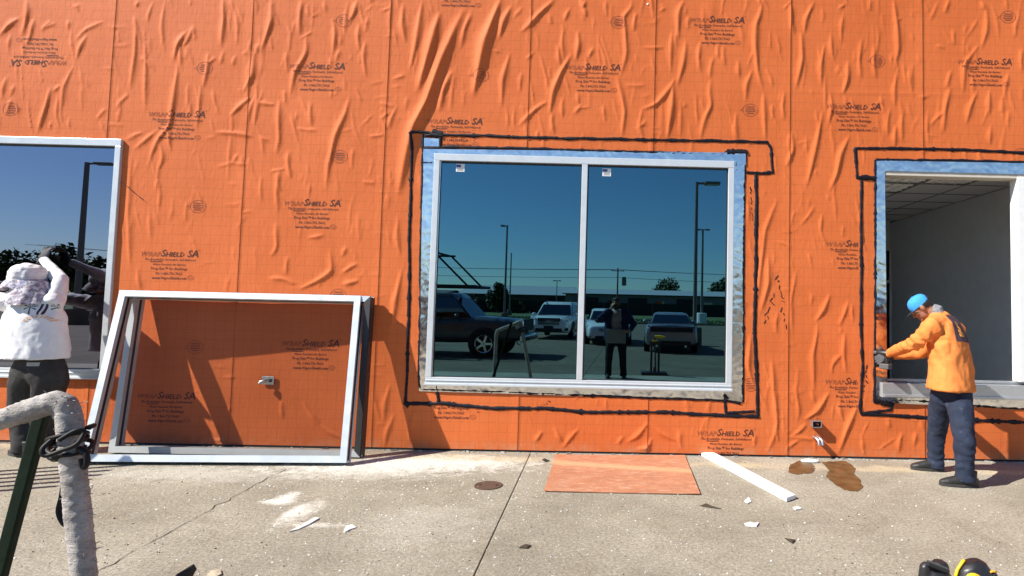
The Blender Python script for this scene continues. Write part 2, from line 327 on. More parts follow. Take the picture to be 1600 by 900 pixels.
# ================================================================== THE BUILDING
# wrinkles of the wrap: polylines measured on the photograph (origin, scale, list of (strength, points))
WR = [
 ((0,0,3.0), [(2,[(125,0),(130,60),(118,120),(105,165)]),(2,[(90,85),(40,120),(0,165)]),(1.5,[(160,90),(140,180),(125,210)]),(1,[(50,160),(40,250)]),
  (1,[(490,100),(400,140),(355,190)]),(1.5,[(410,165),(375,225),(360,280)]),(1.6,[(640,95),(635,250),(610,420)]),(1.5,[(680,195),(685,300),(680,520)]),(1.1,[(775,0),(770,250)]),
  (2.2,[(1045,0),(1050,90),(1035,215)]),(2.2,[(875,145),(830,210),(815,280)]),(1.2,[(905,120),(880,190),(855,220)]),(1,[(905,120),(918,185)]),
  (2.2,[(835,300),(825,380),(810,490),(795,590),(710,690)]),(1.6,[(975,250),(970,330),(950,410)]),(1,[(1010,270),(975,300)]),(1,[(1050,240),(1035,300)]),(1,[(1105,260),(1090,310)]),
  (1.3,[(940,400),(935,480),(920,600)]),(2.2,[(1190,250),(1185,350),(1140,430)]),(1.8,[(1175,455),(1120,500),(1075,545)]),(1.5,[(1005,620),(1110,625),(1190,640)]),
  (2.2,[(240,410),(215,510),(175,630)]),(1.3,[(345,310),(300,410),(285,540)]),(1,[(290,400),(250,430)]),(1.3,[(30,360),(10,470)]),(1,[(70,400),(50,450)]),(1.3,[(60,460),(30,540)]),
  (1.3,[(670,620),(580,665)]),(1.3,[(735,610),(690,650),(630,700)]),(1.3,[(770,590),(710,720),(695,780)]),(1.3,[(745,660),(765,740),(735,810)]),(1.4,[(795,600),(800,710)]),
  (.9,[(740,830),(735,900)]),(1,[(605,440),(545,510)]),(1,[(500,510),(455,560)]),(.8,[(345,25),(370,35)]),(.8,[(210,130),(260,110)]),(.8,[(1080,760),(1165,770)]),(.8,[(1115,720),(1095,760)]),
  (.9,[(600,690),(595,780)]),(.9,[(640,30),(645,10)]),(.8,[(720,10),(690,110)])]),
 ((400,0,3.0), [(2,[(215,0),(205,80),(205,165)]),(2,[(235,165),(240,230),(225,270),(180,340),(160,450)]),(2,[(475,0),(460,60),(435,100)]),(2.3,[(70,0),(75,90),(45,180),(20,250)]),
  (1.3,[(15,200),(0,260)]),(1.6,[(360,90),(372,160),(360,260)]),(1,[(395,230),(375,290)]),(1.5,[(485,110),(485,240)]),(1.5,[(512,190),(515,360)]),(1,[(525,80),(515,150)]),
  (1.2,[(145,240),(150,340)]),(1,[(135,420),(140,490)]),(2.4,[(440,450),(420,530),(370,640),(340,780),(330,880)]),(1.6,[(255,480),(262,590)]),(2,[(110,470),(105,560),(110,650),(95,720)]),
  (1.1,[(0,475),(90,490)]),(1.7,[(150,710),(165,840)]),(1.3,[(100,800),(115,900)]),(1,[(640,370),(700,350)]),(1,[(15,640),(60,660)]),(.9,[(190,600),(290,610)]),(.9,[(530,640),(600,630)]),
  (.9,[(580,480),(650,500)]),(.8,[(590,50),(630,35)]),(.8,[(320,0),(330,60)]),(.8,[(240,20),(250,80)]),(.9,[(460,690),(450,790)]),(.9,[(500,850),(560,860)]),
  (4.5,[(965,60),(870,280),(800,480),(735,600),(700,750),(670,900)]),(3.6,[(860,60),(810,250),(760,420)]),(4.2,[(1145,0),(1070,200),(1020,440)]),(2.6,[(780,0),(750,200),(720,330)]),
  (2.6,[(1195,30),(1140,180)]),(2.2,[(690,20),(700,200)]),(2.6,[(920,330),(860,520)]),(2.0,[(1010,60),(960,220)]),(2.2,[(1190,250),(1150,500)]),(1.4,[(660,500),(620,610)])]),
 ((800,0,3.9125), [(2.4,[(260,0),(170,80),(110,150),(55,195)]),(1.7,[(450,0),(430,60)]),(1.5,[(440,30),(455,110)]),(1.3,[(355,50),(320,130)]),(1,[(575,0),(580,100)]),
  (2,[(735,0),(730,50),(680,100),(690,170),(700,330),(665,460)]),(1.5,[(760,80),(745,190)]),(2.2,[(400,190),(410,260),(390,370)]),(2.8,[(360,340),(300,440),(250,560),(230,700)]),
  (1.6,[(285,280),(295,400)]),(1.2,[(315,160),(320,380)]),(1.3,[(500,290),(465,360)]),(1.6,[(220,620),(150,660),(40,770)]),(1.5,[(245,690),(255,820)]),(2,[(640,470),(665,560),(690,680),(670,840)]),
  (1.3,[(310,600),(310,720)]),(1.1,[(800,660),(780,840)]),(1.2,[(760,790),(820,740)]),(2.3,[(1050,0),(1015,80),(1015,240)]),(1.7,[(980,190),(970,300),(970,440)]),(2.1,[(1065,250),(1045,400),(1010,520)]),
  (2.2,[(1000,480),(950,560),(880,640),(790,670)]),(3,[(985,510),(980,620),(950,850)]),(1.7,[(1150,260),(1150,440)]),(1.3,[(1230,350),(1210,480)]),(1.9,[(1215,490),(1205,570),(1220,640),(1180,720),(1150,850)]),
  (1.2,[(1260,270),(1260,360)]),(1.2,[(1295,280),(1300,400)]),(1.3,[(1385,370),(1390,480)]),(2.6,[(1535,0),(1510,110),(1490,140),(1485,260),(1500,430),(1530,540)]),(1.7,[(1470,430),(1430,520),(1430,620)]),
  (1.7,[(1540,560),(1540,640),(1550,860)]),(1.6,[(1370,690),(1380,870)]),(.9,[(800,290),(940,285)]),(.8,[(690,520),(820,520)]),(1.2,[(60,440),(50,560)]),(1,[(230,90),(240,150)]),
  (1.1,[(560,640),(570,740)]),(1,[(400,560),(410,640)]),(.9,[(900,70),(940,45)]),(1.1,[(1080,100),(1075,180)]),(1.2,[(430,640),(380,700)])]),
 ((1200,0,3.0), [(1.8,[(110,20),(120,160)]),(1.8,[(215,10),(175,90),(170,160)]),(2.2,[(155,150),(160,280),(130,410)]),(1.8,[(265,210),(250,410)]),(1.6,[(295,160),(310,290)]),(1.2,[(355,60),(345,200)]),
  (1.6,[(440,180),(435,370)]),(1.5,[(500,210),(505,370)]),(2.6,[(590,0),(605,130),(610,230),(595,310)]),(1.6,[(605,340),(595,500)]),(1.3,[(665,310),(670,430)]),(1,[(680,290),(680,460)]),
  (2.3,[(375,290),(370,380),(350,440)]),(2.3,[(255,530),(225,680),(180,880)]),(2.6,[(380,640),(340,720),(320,820),(290,890)]),(2,[(110,620),(120,700),(85,780)]),(1.5,[(75,430),(75,560)]),
  (1.6,[(290,430),(300,500),(280,590)]),(1.5,[(570,510),(560,640)]),(1.5,[(635,510),(630,670)]),(1.7,[(600,590),(595,690)]),(2.2,[(855,410),(830,500),(820,620)]),(1.2,[(750,520),(755,680)]),(1.3,[(830,520),(760,590)]),
  (1.5,[(850,0),(830,60)]),(1.8,[(1025,20),(1025,140),(1000,230)]),(1.8,[(990,210),(920,300),(915,440)]),(1.3,[(1165,90),(1160,170)]),(1.2,[(870,140),(875,210)]),(1.4,[(860,330),(840,410)]),
  (1.7,[(1040,420),(1040,540)]),(2,[(980,430),(930,580)]),(1.5,[(1190,230),(1190,330)]),(1.3,[(1130,340),(1110,460)]),(1.5,[(1045,590),(1040,680)]),(1,[(180,640),(185,720)]),(1,[(20,490),(25,560)]),
  (.8,[(700,455),(760,450)]),(.9,[(790,210),(830,225)]),(1,[(1100,450),(1105,560)]),(1,[(1130,520),(1125,600)]),(1.2,[(1000,0),(1020,50)]),(1.2,[(480,0),(478,50)]),(.8,[(330,40),(360,20)])]),
 ((1180,600,4.5), [(1.8,[(150,0),(140,150),(155,280),(130,380),(90,470)]),(1.4,[(280,0),(310,200),(300,250)]),(2.2,[(520,60),(440,190),(350,250)]),(2.3,[(720,150),(640,330),(590,480)]),(1.6,[(590,130),(620,260)]),
  (1.3,[(270,360),(360,280)]),(1,[(230,370),(570,370)]),(1.2,[(935,240),(945,310)]),(1.6,[(1040,340),(1010,400),(1010,490)]),(1.3,[(1135,330),(1120,440)]),(1,[(750,390),(770,500)]),(1,[(400,30),(420,140)])]),
 ((1260,460,4.094), [(2,[(150,0),(110,100),(60,170)]),(1.9,[(70,190),(70,240),(40,390),(50,640)]),(1.4,[(270,40),(240,130),(210,200)]),(1.3,[(235,370),(160,450),(165,510)]),(1.2,[(290,60),(300,170)]),(1.7,[(245,240),(255,500)])]),
 ((900,400,3.4625), [(2.2,[(1040,0),(1040,150),(1000,300)]),(2,[(945,430),(930,600),(960,700)]),(2,[(1060,560),(1070,740),(1095,890)]),(1.2,[(1090,300),(1085,420)])]),
 ((820,660,3.636), [(1.5,[(100,50),(60,110)]),(1.7,[(170,30),(215,110)]),(1.8,[(700,0),(640,80),(580,110)]),(2,[(720,90),(700,150),(640,150)]),(1.1,[(560,80),(530,120)]),(1.3,[(880,40),(890,150)]),(1.2,[(1310,60),(1305,140)]),(1.4,[(1430,20),(1440,110)]),(1,[(1560,100),(1490,150)])]),
 ((420,210,3.464), [(2,[(330,620),(345,740),(270,790),(160,840)]),(1.5,[(0,780),(80,780),(150,815)]),(1.8,[(400,810),(485,790)]),(1.4,[(480,700),(400,750)]),(1.5,[(40,480),(45,620),(10,660)]),(1.2,[(105,660),(95,760)]),(1.2,[(215,560),(300,545)]),(1.5,[(60,190),(50,420)]),(1.2,[(420,610),(400,660)])]),
 ((120,440,3.0), [(1.4,[(960,560),(965,640)]),(1.6,[(1060,560),(1080,600),(1150,690)]),(1.4,[(1120,660),(1260,740)]),(1.2,[(640,740),(760,745)]),(1.6,[(1490,620),(1440,780)]),(1.2,[(1395,520),(1420,640)]),(1.2,[(1500,60),(1480,110)])]),
 ((0,0,1.0), [(2.2,[(628,420),(618,470),(610,520)]),(1.6,[(622,340),(625,400)]),(1.6,[(205,240),(200,330),(204,420)]),(1.2,[(215,420),(222,455)]),(1.4,[(190,300),(196,380)]),(1.6,[(650,640),(640,690)]),(1.5,[(1010,660),(1060,690)]),(1.4,[(905,670),(880,700)]),(1.8,[(610,600),(600,660)]),(1.8,[(1215,310),(1195,360),(1183,470)]),(1.2,[(1245,420),(1238,520)])]),
]
WX0, WX1, WZ0, WZ1, WSTEP = -8.6, 6.4, .022, 5.9, .0125
nx, nz = int((WX1-WX0)/WSTEP)+1, int((WZ1-WZ0)/WSTEP)+1
HX = np.linspace(WX0, WX1, nx); HZ = np.linspace(WZ0, WZ1, nz)
HT = np.zeros((nz, nx))
def ridge(pts, width, amp):
    """adds one fold of the wrap along a polyline (x, z)"""
    p = np.array(pts, float)
    if len(p) == 2: p = np.array([p[0], (p[0]+p[1])/2 + [(p[1]-p[0])[1]*.06, (p[1]-p[0])[0]*-.06], p[1]])
    seg = np.hypot(*np.diff(p, axis=0).T); L = seg.sum(); s = np.concatenate([[0], np.cumsum(seg)])/L
    n = max(6, int(L/.02)); q = np.linspace(0, 1, n)
    xs = np.interp(q, s, p[:,0]); zs = np.interp(q, s, p[:,1])
    k = np.array([.25,.5,.25])
    for _ in range(6):
        xs[1:-1] = np.convolve(xs, k, 'valid'); zs[1:-1] = np.convolve(zs, k, 'valid')
    ww = width*(.35+.65*np.sin(np.pi*np.clip(q, .02, .98))**.6)*(1+.22*np.sin(q*9+p[0,0]*7)); aa = amp*np.sin(np.pi*np.clip(q, .01, .99))**.55
    i0, i1 = np.searchsorted(HX, [xs.min()-3*width, xs.max()+3*width]); j0, j1 = np.searchsorted(HZ, [zs.min()-3*width, zs.max()+3*width])
    if i1-i0 < 2 or j1-j0 < 2: return
    gx, gz = np.meshgrid(HX[i0:i1], HZ[j0:j1]); best = np.zeros_like(gx)
    for a in range(n):
        d2 = (gx-xs[a])**2 + (gz-zs[a])**2
        best = np.maximum(best, aa[a]*np.exp(-(d2/ww[a]**2)**.72))
    sub = HT[j0:j1, i0:i1]; HT[j0:j1, i0:i1] = np.maximum(sub, best) + .25*np.minimum(sub, best)
for (ox, oy, sc), lst in WR:
    for st, pts in lst:
        q = [P(ox+x/sc, oy+y/sc) for x, y in pts]
        k_ = 1.35 if st > 3 else 1.0; ridge([(v.x, v.z) for v in q], (.0085+.0068*st)*k_, (.0045+.0066*st)*k_)
rw = random.Random(11)
for _ in range(900):                                    # the many small ones between
    x = rw.uniform(WX0+.1, WX1-.1); z = rw.uniform(.15, WZ1-.1)
    if -5.1 < x < -2.2 and .2 < z < 1.6: continue
    near = x > -2 or z > 2.6
    L = rw.uniform(.06, .26); a = rw.gauss(-.12, .22) if rw.random() < .72 else rw.uniform(-1.5, 1.5)
    dx, dz = math.sin(a)*L, math.cos(a)*L
    ridge([(x-dx/2, z-dz/2), (x+rw.uniform(-.02,.02), z), (x+dx/2, z+dz/2)], rw.uniform(.006, .016), rw.uniform(.003, .011 if near else .007))
for _ in range(420):                                    # medium upright folds, mostly in the upper band
    x = rw.uniform(WX0+.1, WX1-.1); z = rw.uniform(2.2, WZ1-.2) if rw.random() < .7 or x < 1.3 else rw.uniform(.3, 3)
    L = rw.uniform(.18, .5); a = rw.gauss(-.10, .16); dx, dz = math.sin(a)*L, math.cos(a)*L
    ridge([(x-dx/2, z-dz/2), (x+rw.uniform(-.03,.03), z+rw.uniform(-.03,.03)), (x+dx/2, z+dz/2)], rw.uniform(.007, .016), rw.uniform(.005, .0125))
zz = [P(x, y) for x, y in ((1180,140),(1300,144),(1460,147),(1640,150))]; ridge([(v.x, v.z) for v in zz], .007, .005)
for _ in range(150):
    x = rw.choice(SEAMS)+rw.uniform(-.16, .10); z = rw.uniform(.2, WZ1-.2); L = rw.uniform(.06, .2)
    ridge([(x-L/2, z), (x, z+rw.uniform(-.02,.02)), (x+L/2, z+rw.uniform(-.03,.03))], rw.uniform(.009, .016), rw.uniform(.003, .007))
gx, gz = np.meshgrid(HX, HZ)
HT += .0045*np.sin(gx*1.7+1.3*np.sin(gz*1.1))*np.sin(gz*1.3+gx*.6)
for _ in range(40):                                     # low pillows
    x, z, w = rw.uniform(WX0, WX1), rw.uniform(0, WZ1), rw.uniform(.12, .4)
    HT += rw.uniform(-.004, .006)*np.exp(-((gx-x)**2/(w*.5)**2 + (gz-z)**2/w**2))
for x0, x1, z0, z1 in OPEN:                             # folds die out at the taped openings
    d = np.maximum(np.maximum(x0-gx, gx-x1), np.maximum(z0-gz, gz-z1)); HT *= np.clip((d-.0)/.16, .12, 1)
HT = np.clip(HT, -.004, .05)
def seam_step(x):
    for s in SEAMS:
        if 0 <= s-x < .09: return .0035*(1-(s-x)/.09)
    return 0.0
def hw(x, z):                                           # how far the wrap stands out of the wall plane at (x, z)
    i = min(max((x-WX0)/(WX1-WX0)*(nx-1), 0), nx-1.001); j = min(max((z-WZ0)/(WZ1-WZ0)*(nz-1), 0), nz-1.001)
    a, b = int(i), int(j); u, v = i-a, j-b
    return float(HT[b,a]*(1-u)*(1-v)+HT[b,a+1]*u*(1-v)+HT[b+1,a]*(1-u)*v+HT[b+1,a+1]*u*v) + seam_step(x)

bld = empty('building', (0, 0, 0), 'long single storey building clad in wrinkled orange building wrap with three window openings', 'building')
def sheet(x0, x1, first):
    key = sorted(set([x0, x1] + [e for o in OPEN for e in o[:2] if x0 < e < x1]))
    xs = np.concatenate([np.linspace(a, b, max(2, int(round((b-a)/WSTEP))+1))[:-1] for a, b in zip(key[:-1], key[1:])] + [[x1]])
    kz = sorted(set([WZ0, WZ1] + [e for o in OPEN for e in o[2:] if o[1] > x0 and o[0] < x1]))
    zs = np.concatenate([np.linspace(a, b, max(2, int(round((b-a)/WSTEP))+1))[:-1] for a, b in zip(kz[:-1], kz[1:])] + [[WZ1]])
    ii = np.interp(xs, HX, np.arange(nx)); jj = np.interp(zs, HZ, np.arange(nz))
    a = np.minimum(ii.astype(int), nx-2); b = np.minimum(jj.astype(int), nz-2); u = (ii-a)[None,:]; v = (jj-b)[:,None]
    h = HT[b][:,a]*(1-u)*(1-v)+HT[b][:,a+1]*u*(1-v)+HT[b+1][:,a]*(1-u)*v+HT[b+1][:,a+1]*u*v
    h = h + np.array([seam_step(x-1e-5) for x in xs])[None,:]
    X, Z = np.meshgrid(xs, zs); Y = -h
    n_x, n_z = len(xs), len(zs)
    V = np.stack([X, Y, Z], -1).reshape(-1, 3)
    cx = (xs[:-1]+xs[1:])/2; cz = (zs[:-1]+zs[1:])/2; CXg, CZg = np.meshgrid(cx, cz); keep = np.ones_like(CXg, bool)
    for o in OPEN: keep &= ~((CXg > o[0]) & (CXg < o[1]) & (CZg > o[2]) & (CZg < o[3]))
    J, I = np.nonzero(keep); q = np.stack([J*n_x+I, J*n_x+I+1, (J+1)*n_x+I+1, (J+1)*n_x+I], -1)
    # the sheet's own edge, turned back to the wall under the next sheet
    base = len(V); ed = V[np.arange(n_z)*n_x+n_x-1].copy(); ed[:,1] = .004
    V = np.concatenate([V, ed]); kq = np.arange(n_z-1); q2 = np.stack([kq*n_x+n_x-1, base+kq, base+kq+1, (kq+1)*n_x+n_x-1], -1)
    kk = np.array([not any(o[0] < x1 < o[1] and o[2] < (zs[k]+zs[k+1])/2 < o[3] for o in OPEN) for k in range(n_z-1)])
    q = np.concatenate([q, q2[kk]])
    me = bpy.data.meshes.new('wrap_sheet'); me.vertices.add(len(V)); me.vertices.foreach_set('co', V.astype(np.float32).ravel())
    me.loops.add(q.size); me.loops.foreach_set('vertex_index', q.astype(np.int32).ravel())
    me.polygons.add(len(q)); me.polygons.foreach_set('loop_start', np.arange(0, q.size, 4, dtype=np.int32)); me.polygons.foreach_set('loop_total', np.full(len(q), 4, np.int32))
    me.update(calc_edges=True); me.shade_smooth(); smooth_later.append(me)
    return obj('wrap_sheet', me, M['wrap'], bld)
smooth_later = []
bounds = [WX0] + [s for s in SEAMS if WX0+.2 < s < WX1-.2] + [WX1]
for a, b in zip(bounds[:-1], bounds[1:]): sheet(a, b, a == WX0)
for x0, x1 in ((-18, WX0), (WX1, 16)):                   # the wall goes on out of view
    MB().box(((x0+x1)/2, .06, 2.95), (x1-x0, .12, 5.96)).build('wall', M['wrap'], bld)
MB().box((-1, 5.0, 6.02), (34, 10.3, .2)).build('roof', M['alu_mid'], bld)
MB().box((-1, 10.0, 3), (34, .15, 6)).build('rear_wall', M['drywall'], bld)
for x in (-17.95, 15.95): MB().box((x, 5.05, 3), (.12, 9.7, 5.9)).build('side_wall', M['drywall'], bld)

MB().box((-1,.03,.012),(34,.05,.024)).build('base_shade_strip', M['dark'], bld)  # black strip stands in for the shadow under the wrap's bottom edge
# unseen white lining inside the front wall, added to bounce light into the room
for x0, x1, z0, z1 in ((1.4,2.80,0,3.3),(2.80,4.49,0,.72),(4.49,5.25,0,3.3),(2.80,4.49,3.12,3.3)): MB().box(((x0+x1)/2,.125,(z0+z1)/2),(x1-x0-.004,.02,z1-z0-.004)).build('bounce_lining', M['drywall'], bld)
# ---- printing on the wrap (flat lettering following the folds)
def text_geo(s, width, cx, z, size=1.0, shear=0.0, offs=0.0, outline=0.0):
    c = bpy.data.curves.new('t', 'FONT'); c.body = s; c.size = 1; c.shear = shear; c.resolution_u = 1; c.offset = offs
    if outline: c.fill_mode = 'NONE'; c.bevel_depth = outline; c.bevel_resolution = 0
    o = bpy.data.objects.new('t', c); COL.objects.link(o)
    dg = bpy.context.evaluated_depsgraph_get(); me = bpy.data.meshes.new_from_object(o.evaluated_get(dg))
    bpy.data.objects.remove(o); bpy.data.curves.remove(c)
    v = [tuple(q.co) for q in me.vertices]; f = [tuple(p.vertices) for p in me.polygons]; bpy.data.meshes.remove(me)
    x0 = min(p[0] for p in v); x1 = max(p[0] for p in v); k = width/(x1-x0); ky = k*size
    return [((p[0]-x0)*k + cx-width/2, p[1]*ky + z, p[2]*k*.3) for p in v], f
def join(*parts):
    V, Fc = [], []
    for v, f in parts: b = len(V); V += v; Fc += [tuple(i+b for i in q) for q in f]
    return V, Fc
def stroke(pts, w):                                      # a drawn line as a thin ribbon
    v, f = [], []
    for i, (x, z) in enumerate(pts):
        a = pts[max(i-1,0)]; b = pts[min(i+1,len(pts)-1)]; dx, dz = b[0]-a[0], b[1]-a[1]; l = math.hypot(dx, dz) or 1
        v += [(x-dz/l*w/2, z+dx/l*w/2, 0), (x+dz/l*w/2, z-dx/l*w/2, 0)]
    for i in range(len(pts)-1): f.append((2*i, 2*i+1, 2*i+3, 2*i+2))
    return v, f
title = join(text_geo("S", .056, -.072, -.04, .95, .2, .014), text_geo("HIELD", .198, .048, -.04, .95, .2, .012), text_geo("SA", .115, .232, -.04, 1.0, .2, .014), text_geo("\u00ae", .02, .300, .022))
soft = join(text_geo("W", .075, -.266, -.04, 1.0, .25, 0, .02), text_geo("RAP", .13, -.165, -.04, .95, .25, 0, .02))
small = join(text_geo("The Breathable, Permeable, Self-Adhered", .53, 0, -.083, 1.05, .25, .012), stroke([(-.21,-.094),(-.14,-.097),(-.085,-.093)], .007),
             text_geo("Water Resistive Air Barrier", .34, -.005, -.134, 1.05, .2, .010), text_geo("Frog Skin\u2122 for Buildings", .375, -.005, -.181, 1.05, 0, .012),
             text_geo("Ph: 1.866.731.7663", .272, -.005, -.232, 1.05, 0, .014), text_geo("www.VaproShield.com", .36, 0, -.280, 1.05, 0, .018))
def ring(cx, cz, rx, rz, w, n=26): return stroke([(cx+rx*math.cos(2*math.pi*i/n), cz+rz*math.sin(2*math.pi*i/n)) for i in range(n+1)], w)
seal = join(ring(.222, -.258, .031, .022, .004), text_geo("USA", .034, .222, -.266, 1, 0, .01))
bubble = join(ring(.253, .50, .082, .068, .0045), stroke([(.174,.515),(.135,.492),(.18,.488)], .0045),
              *[stroke([(.253-w, z), (.253+w, z)], .009) for w, z in ((.045,.535),(.055,.512),(.055,.488),(.04,.465))])
def print_on(px, py, rot=0.0, clip=None, lines=True):
    c = P(px, py); ca, sa = math.cos(rot), math.sin(rot)
    for (V, Fc), mat, nm in ((join(title, small) if lines else title, 'ink', 'printed_lettering'), (join(soft, seal, bubble), 'ink_light', 'printed_emblem')):
        vs = []
        for x, z, y in V:
            X, Z = c.x + x*ca - z*sa, c.z + x*sa + z*ca
            vs.append(Vector((X, -hw(X, Z)-.0022-max(0, y), Z)))
        fs = Fc
        if clip: fs = [q for q in Fc if all(clip(vs[i].x, vs[i].z) for i in q)]
        fs = [q for q in fs if not any(o[0]-.02 < vs[q[0]].x < o[1]+.02 and o[2]-.02 < vs[q[0]].z < o[3]+.02 for o in OPEN)]
        if not fs: continue
        used = sorted({i for q in fs for i in q}); mp = {i: k for k, i in enumerate(used)}
        mb = MB(); mb.add([vs[i] for i in used], [tuple(mp[i] for i in q) for q in fs]); tag(mb.build(nm, M[mat], bld, recalc=False), kind='stuff')
xr = P(1345, 450).x
for a in ((278,177),(497,102),(712,188),(717,-29),(928,104),(1122,30),(1335,165),(1540,95),(267,395),(490,316),(487,535),(262,617),(1135,675)): print_on(*a)
print_on(60, 100, math.pi)
print_on(1335, 380, 0, lambda x, z: x < xr-.03); print_on(1335, 595, 0, lambda x, z: x < xr-.03)
zt = P(700, 634).z
print_on(707, 612, 0, lambda x, z: z < zt)
ztop = P(1120, 216).z
print_on(1135, 242, 0, lambda x, z: z > ztop)
zr = P(1560, 238).z
print_on(1560, 312, 0, lambda x, z: z > zr)

# ---- black sealant beads round the openings
def bead(pts, w=.032, seed=0, t=.007):
    """a brushed line of black mastic, uneven in width, lying on the wrap"""
    rb = random.Random(seed*31+len(pts)); q = [P(x, y) for x, y in pts]; poly = []
    for a, b in zip(q[:-1], q[1:]):
        n = max(2, int((b-a).length/.022))
        for i in range(n): poly.append(a.lerp(b, i/n))
    poly.append(q[-1]); vs, fs = [], []; n = len(poly)
    ph = rb.uniform(0, 9)
    for i, p in enumerate(poly):
        a = poly[max(i-1,0)]; b = poly[min(i+1,n-1)]; d = (b-a); d.y = 0; d.normalize(); nrm = Vector((-d.z, 0, d.x))
        wv = w*(.8+.42*noise.noise(Vector((i*.21+ph, seed, 0)))+.16*rb.uniform(-1,1)); sh = .006*noise.noise(Vector((i*.13, seed+5, 2)))
        if rb.random() < .05: wv *= 1.45
        for k, e in ((-1,.0005),(-.55,t),(.1,t*1.25),(.6,t*.8),(1,.0005)):
            v = p + nrm*(k*wv/2+sh); v.y = -hw(v.x, v.z)-e-.001-.002*rb.random()*(e > .002); vs.append(v)
    for i in range(n-1):
        for k in range(4): fs.append((i*5+k, i*5+k+1, i*5+k+6, i*5+k+5))
    mb = MB(); mb.add(vs, fs); return mb.build('sealant_bead', M['mastic'], bld, smooth=True)
B = [[(643,208),(662,206),(676,208),(694,211),(760,212),(799,214),(870,216),(939,217),(1040,219),(1120,220),(1199,222),(1204,231),(1208,269),(1190,271),(1166,269)],
     [(643,208),(645,240),(642,274),(642,313),(639,374),(640,420),(638,510),(636,596),(633,631)],
     [(632,631),(689,630),(770,638),(851,638),(918,644),(1044,644),(1102,648),(1186,651)],
     [(1181,272),(1182,318),(1181,420),(1179,524),(1183,588),(1184,650)],[(1132,614),(1134,645)],[(1134,645),(1179,643)],[(682,602),(686,631)],
     [(661,210),(661,233),(660,292),(658,369),(657,420),(657,487),(655,585),(657,608),(692,609),(782,612),(909,617),(1015,621),(1134,625),(1157,630)],
     [(1166,236),(1163,260),(1162,318),(1161,420),(1161,515),(1160,628)],
     [(661,232),(700,230),(763,231),(824,232),(900,235),(939,236),(1053,239),(1130,241),(1138,236),(1166,236)],
     [(688,215),(688,230)],[(658,254),(676,254)],[(1150,253),(1152,266),(1163,267)],[(664,212),(690,211)],
     [(1600,239),(1507,234),(1398,232),(1336,232),(1339,278),(1370,278)],[(1640,240),(1598,239)],
     [(1346,281),(1345,360),(1346,422),(1345,500),(1346,521),(1348,577),(1344,638),(1345,647)],[(1345,647),(1393,640)],[(1345,647),(1378,648),(1453,653),(1514,656),(1600,660),(1650,662)],
     [(1397,625),(1391,642)],[(1368,250),(1507,251),(1600,254),(1650,255)],[(1368,250),(1368,376),(1368,500),(1367,582),(1366,628)],[(1368,629),(1397,625),(1453,627),(1510,633),(1600,638),(1650,640)]]
for i, b in enumerate(B): bead(b, .048 if i in (2,3,18) else .040, i)
for i, b in enumerate([[(676,205),(690,210)],[(672,210),(692,213)],[(1136,238),(1168,238)],[(1366,625),(1380,628)],[(1376,630),(1394,631)],[(1131,616),(1136,624)],[(632,628),(640,634)],[(1345,277),(1368,279)]]): bead(b, .075, 40+i, .012)
rs = random.Random(3)
for (x0, y0, n, dx, dy, sp) in ((1197,500,7,2,-7,7),(1216,430,6,1,8,6),(1222,480,4,2,9,5),(1172,292,7,.5,8,2.5),(1355,570,6,-1,8,4),(705,219,4,12,0,3),(720,640,4,14,2,4),(840,636,5,5,-2,4)):   # brushed and scribbled marker
    for k in range(n):
        x, y = x0+dx*k, y0+dy*k; bead([(x, y), (x+rs.uniform(-sp, sp), y+rs.uniform(2, 8) if abs(dy) > abs(dx) else y+rs.uniform(-2, 3))], rs.uniform(.006, .014), 60+k, .002)

# ---- foil flashing round the openings
def foil(quad, seed, cr=.32):
    """a strip of crinkled foil tape between four photograph corners (tl, tr, br, bl)"""
    a, b, c, d = [P(*q) for q in quad]; nu = max(4, int((b-a).length/.014)); nv = max(4, int((d-a).length/.014)); vs, fs = [], []
    for j in range(nv+1):
        for i in range(nu+1):
            u, v = i/nu, j/nv; p = a.lerp(b, u).lerp(d.lerp(c, u), v); k = .9*noise.noise(Vector((p.x*9, p.z*9, seed)))+1.3*(.5-abs(noise.noise(Vector((p.x*13, p.z*13, seed+3)))*2))
            p.y = -.009-.0040*k*cr-.3*hw(p.x, p.z); vs.append(p)
    for j in range(nv):
        for i in range(nu): k = j*(nu+1)+i; fs.append((k, k+1, k+nu+2, k+nu+1))
    mb = MB(); mb.add(vs, fs); return mb.build('foil_flashing', M['foil'], bld, smooth=True, recalc=False)
foil([(661,233),(1165,239),(1165,258),(661,246)], 1); foil([(661,246),(690,247),(675,612),(655,610)], 2); foil([(1142,258),(1163,258),(1160,628),(1134,624)], 3)
foil([(656,594),(1140,604),(1140,625),(656,611)], 4, .35); foil([(663,216),(686,217),(686,229),(663,229)], 5)
foil([(1369,251),(1650,256),(1650,274),(1369,267)], 6); foil([(1369,267),(1382,267),(1386,628),(1368,628)], 7); foil([(1368,604),(1650,614),(1650,640),(1368,629)], 8, .35)

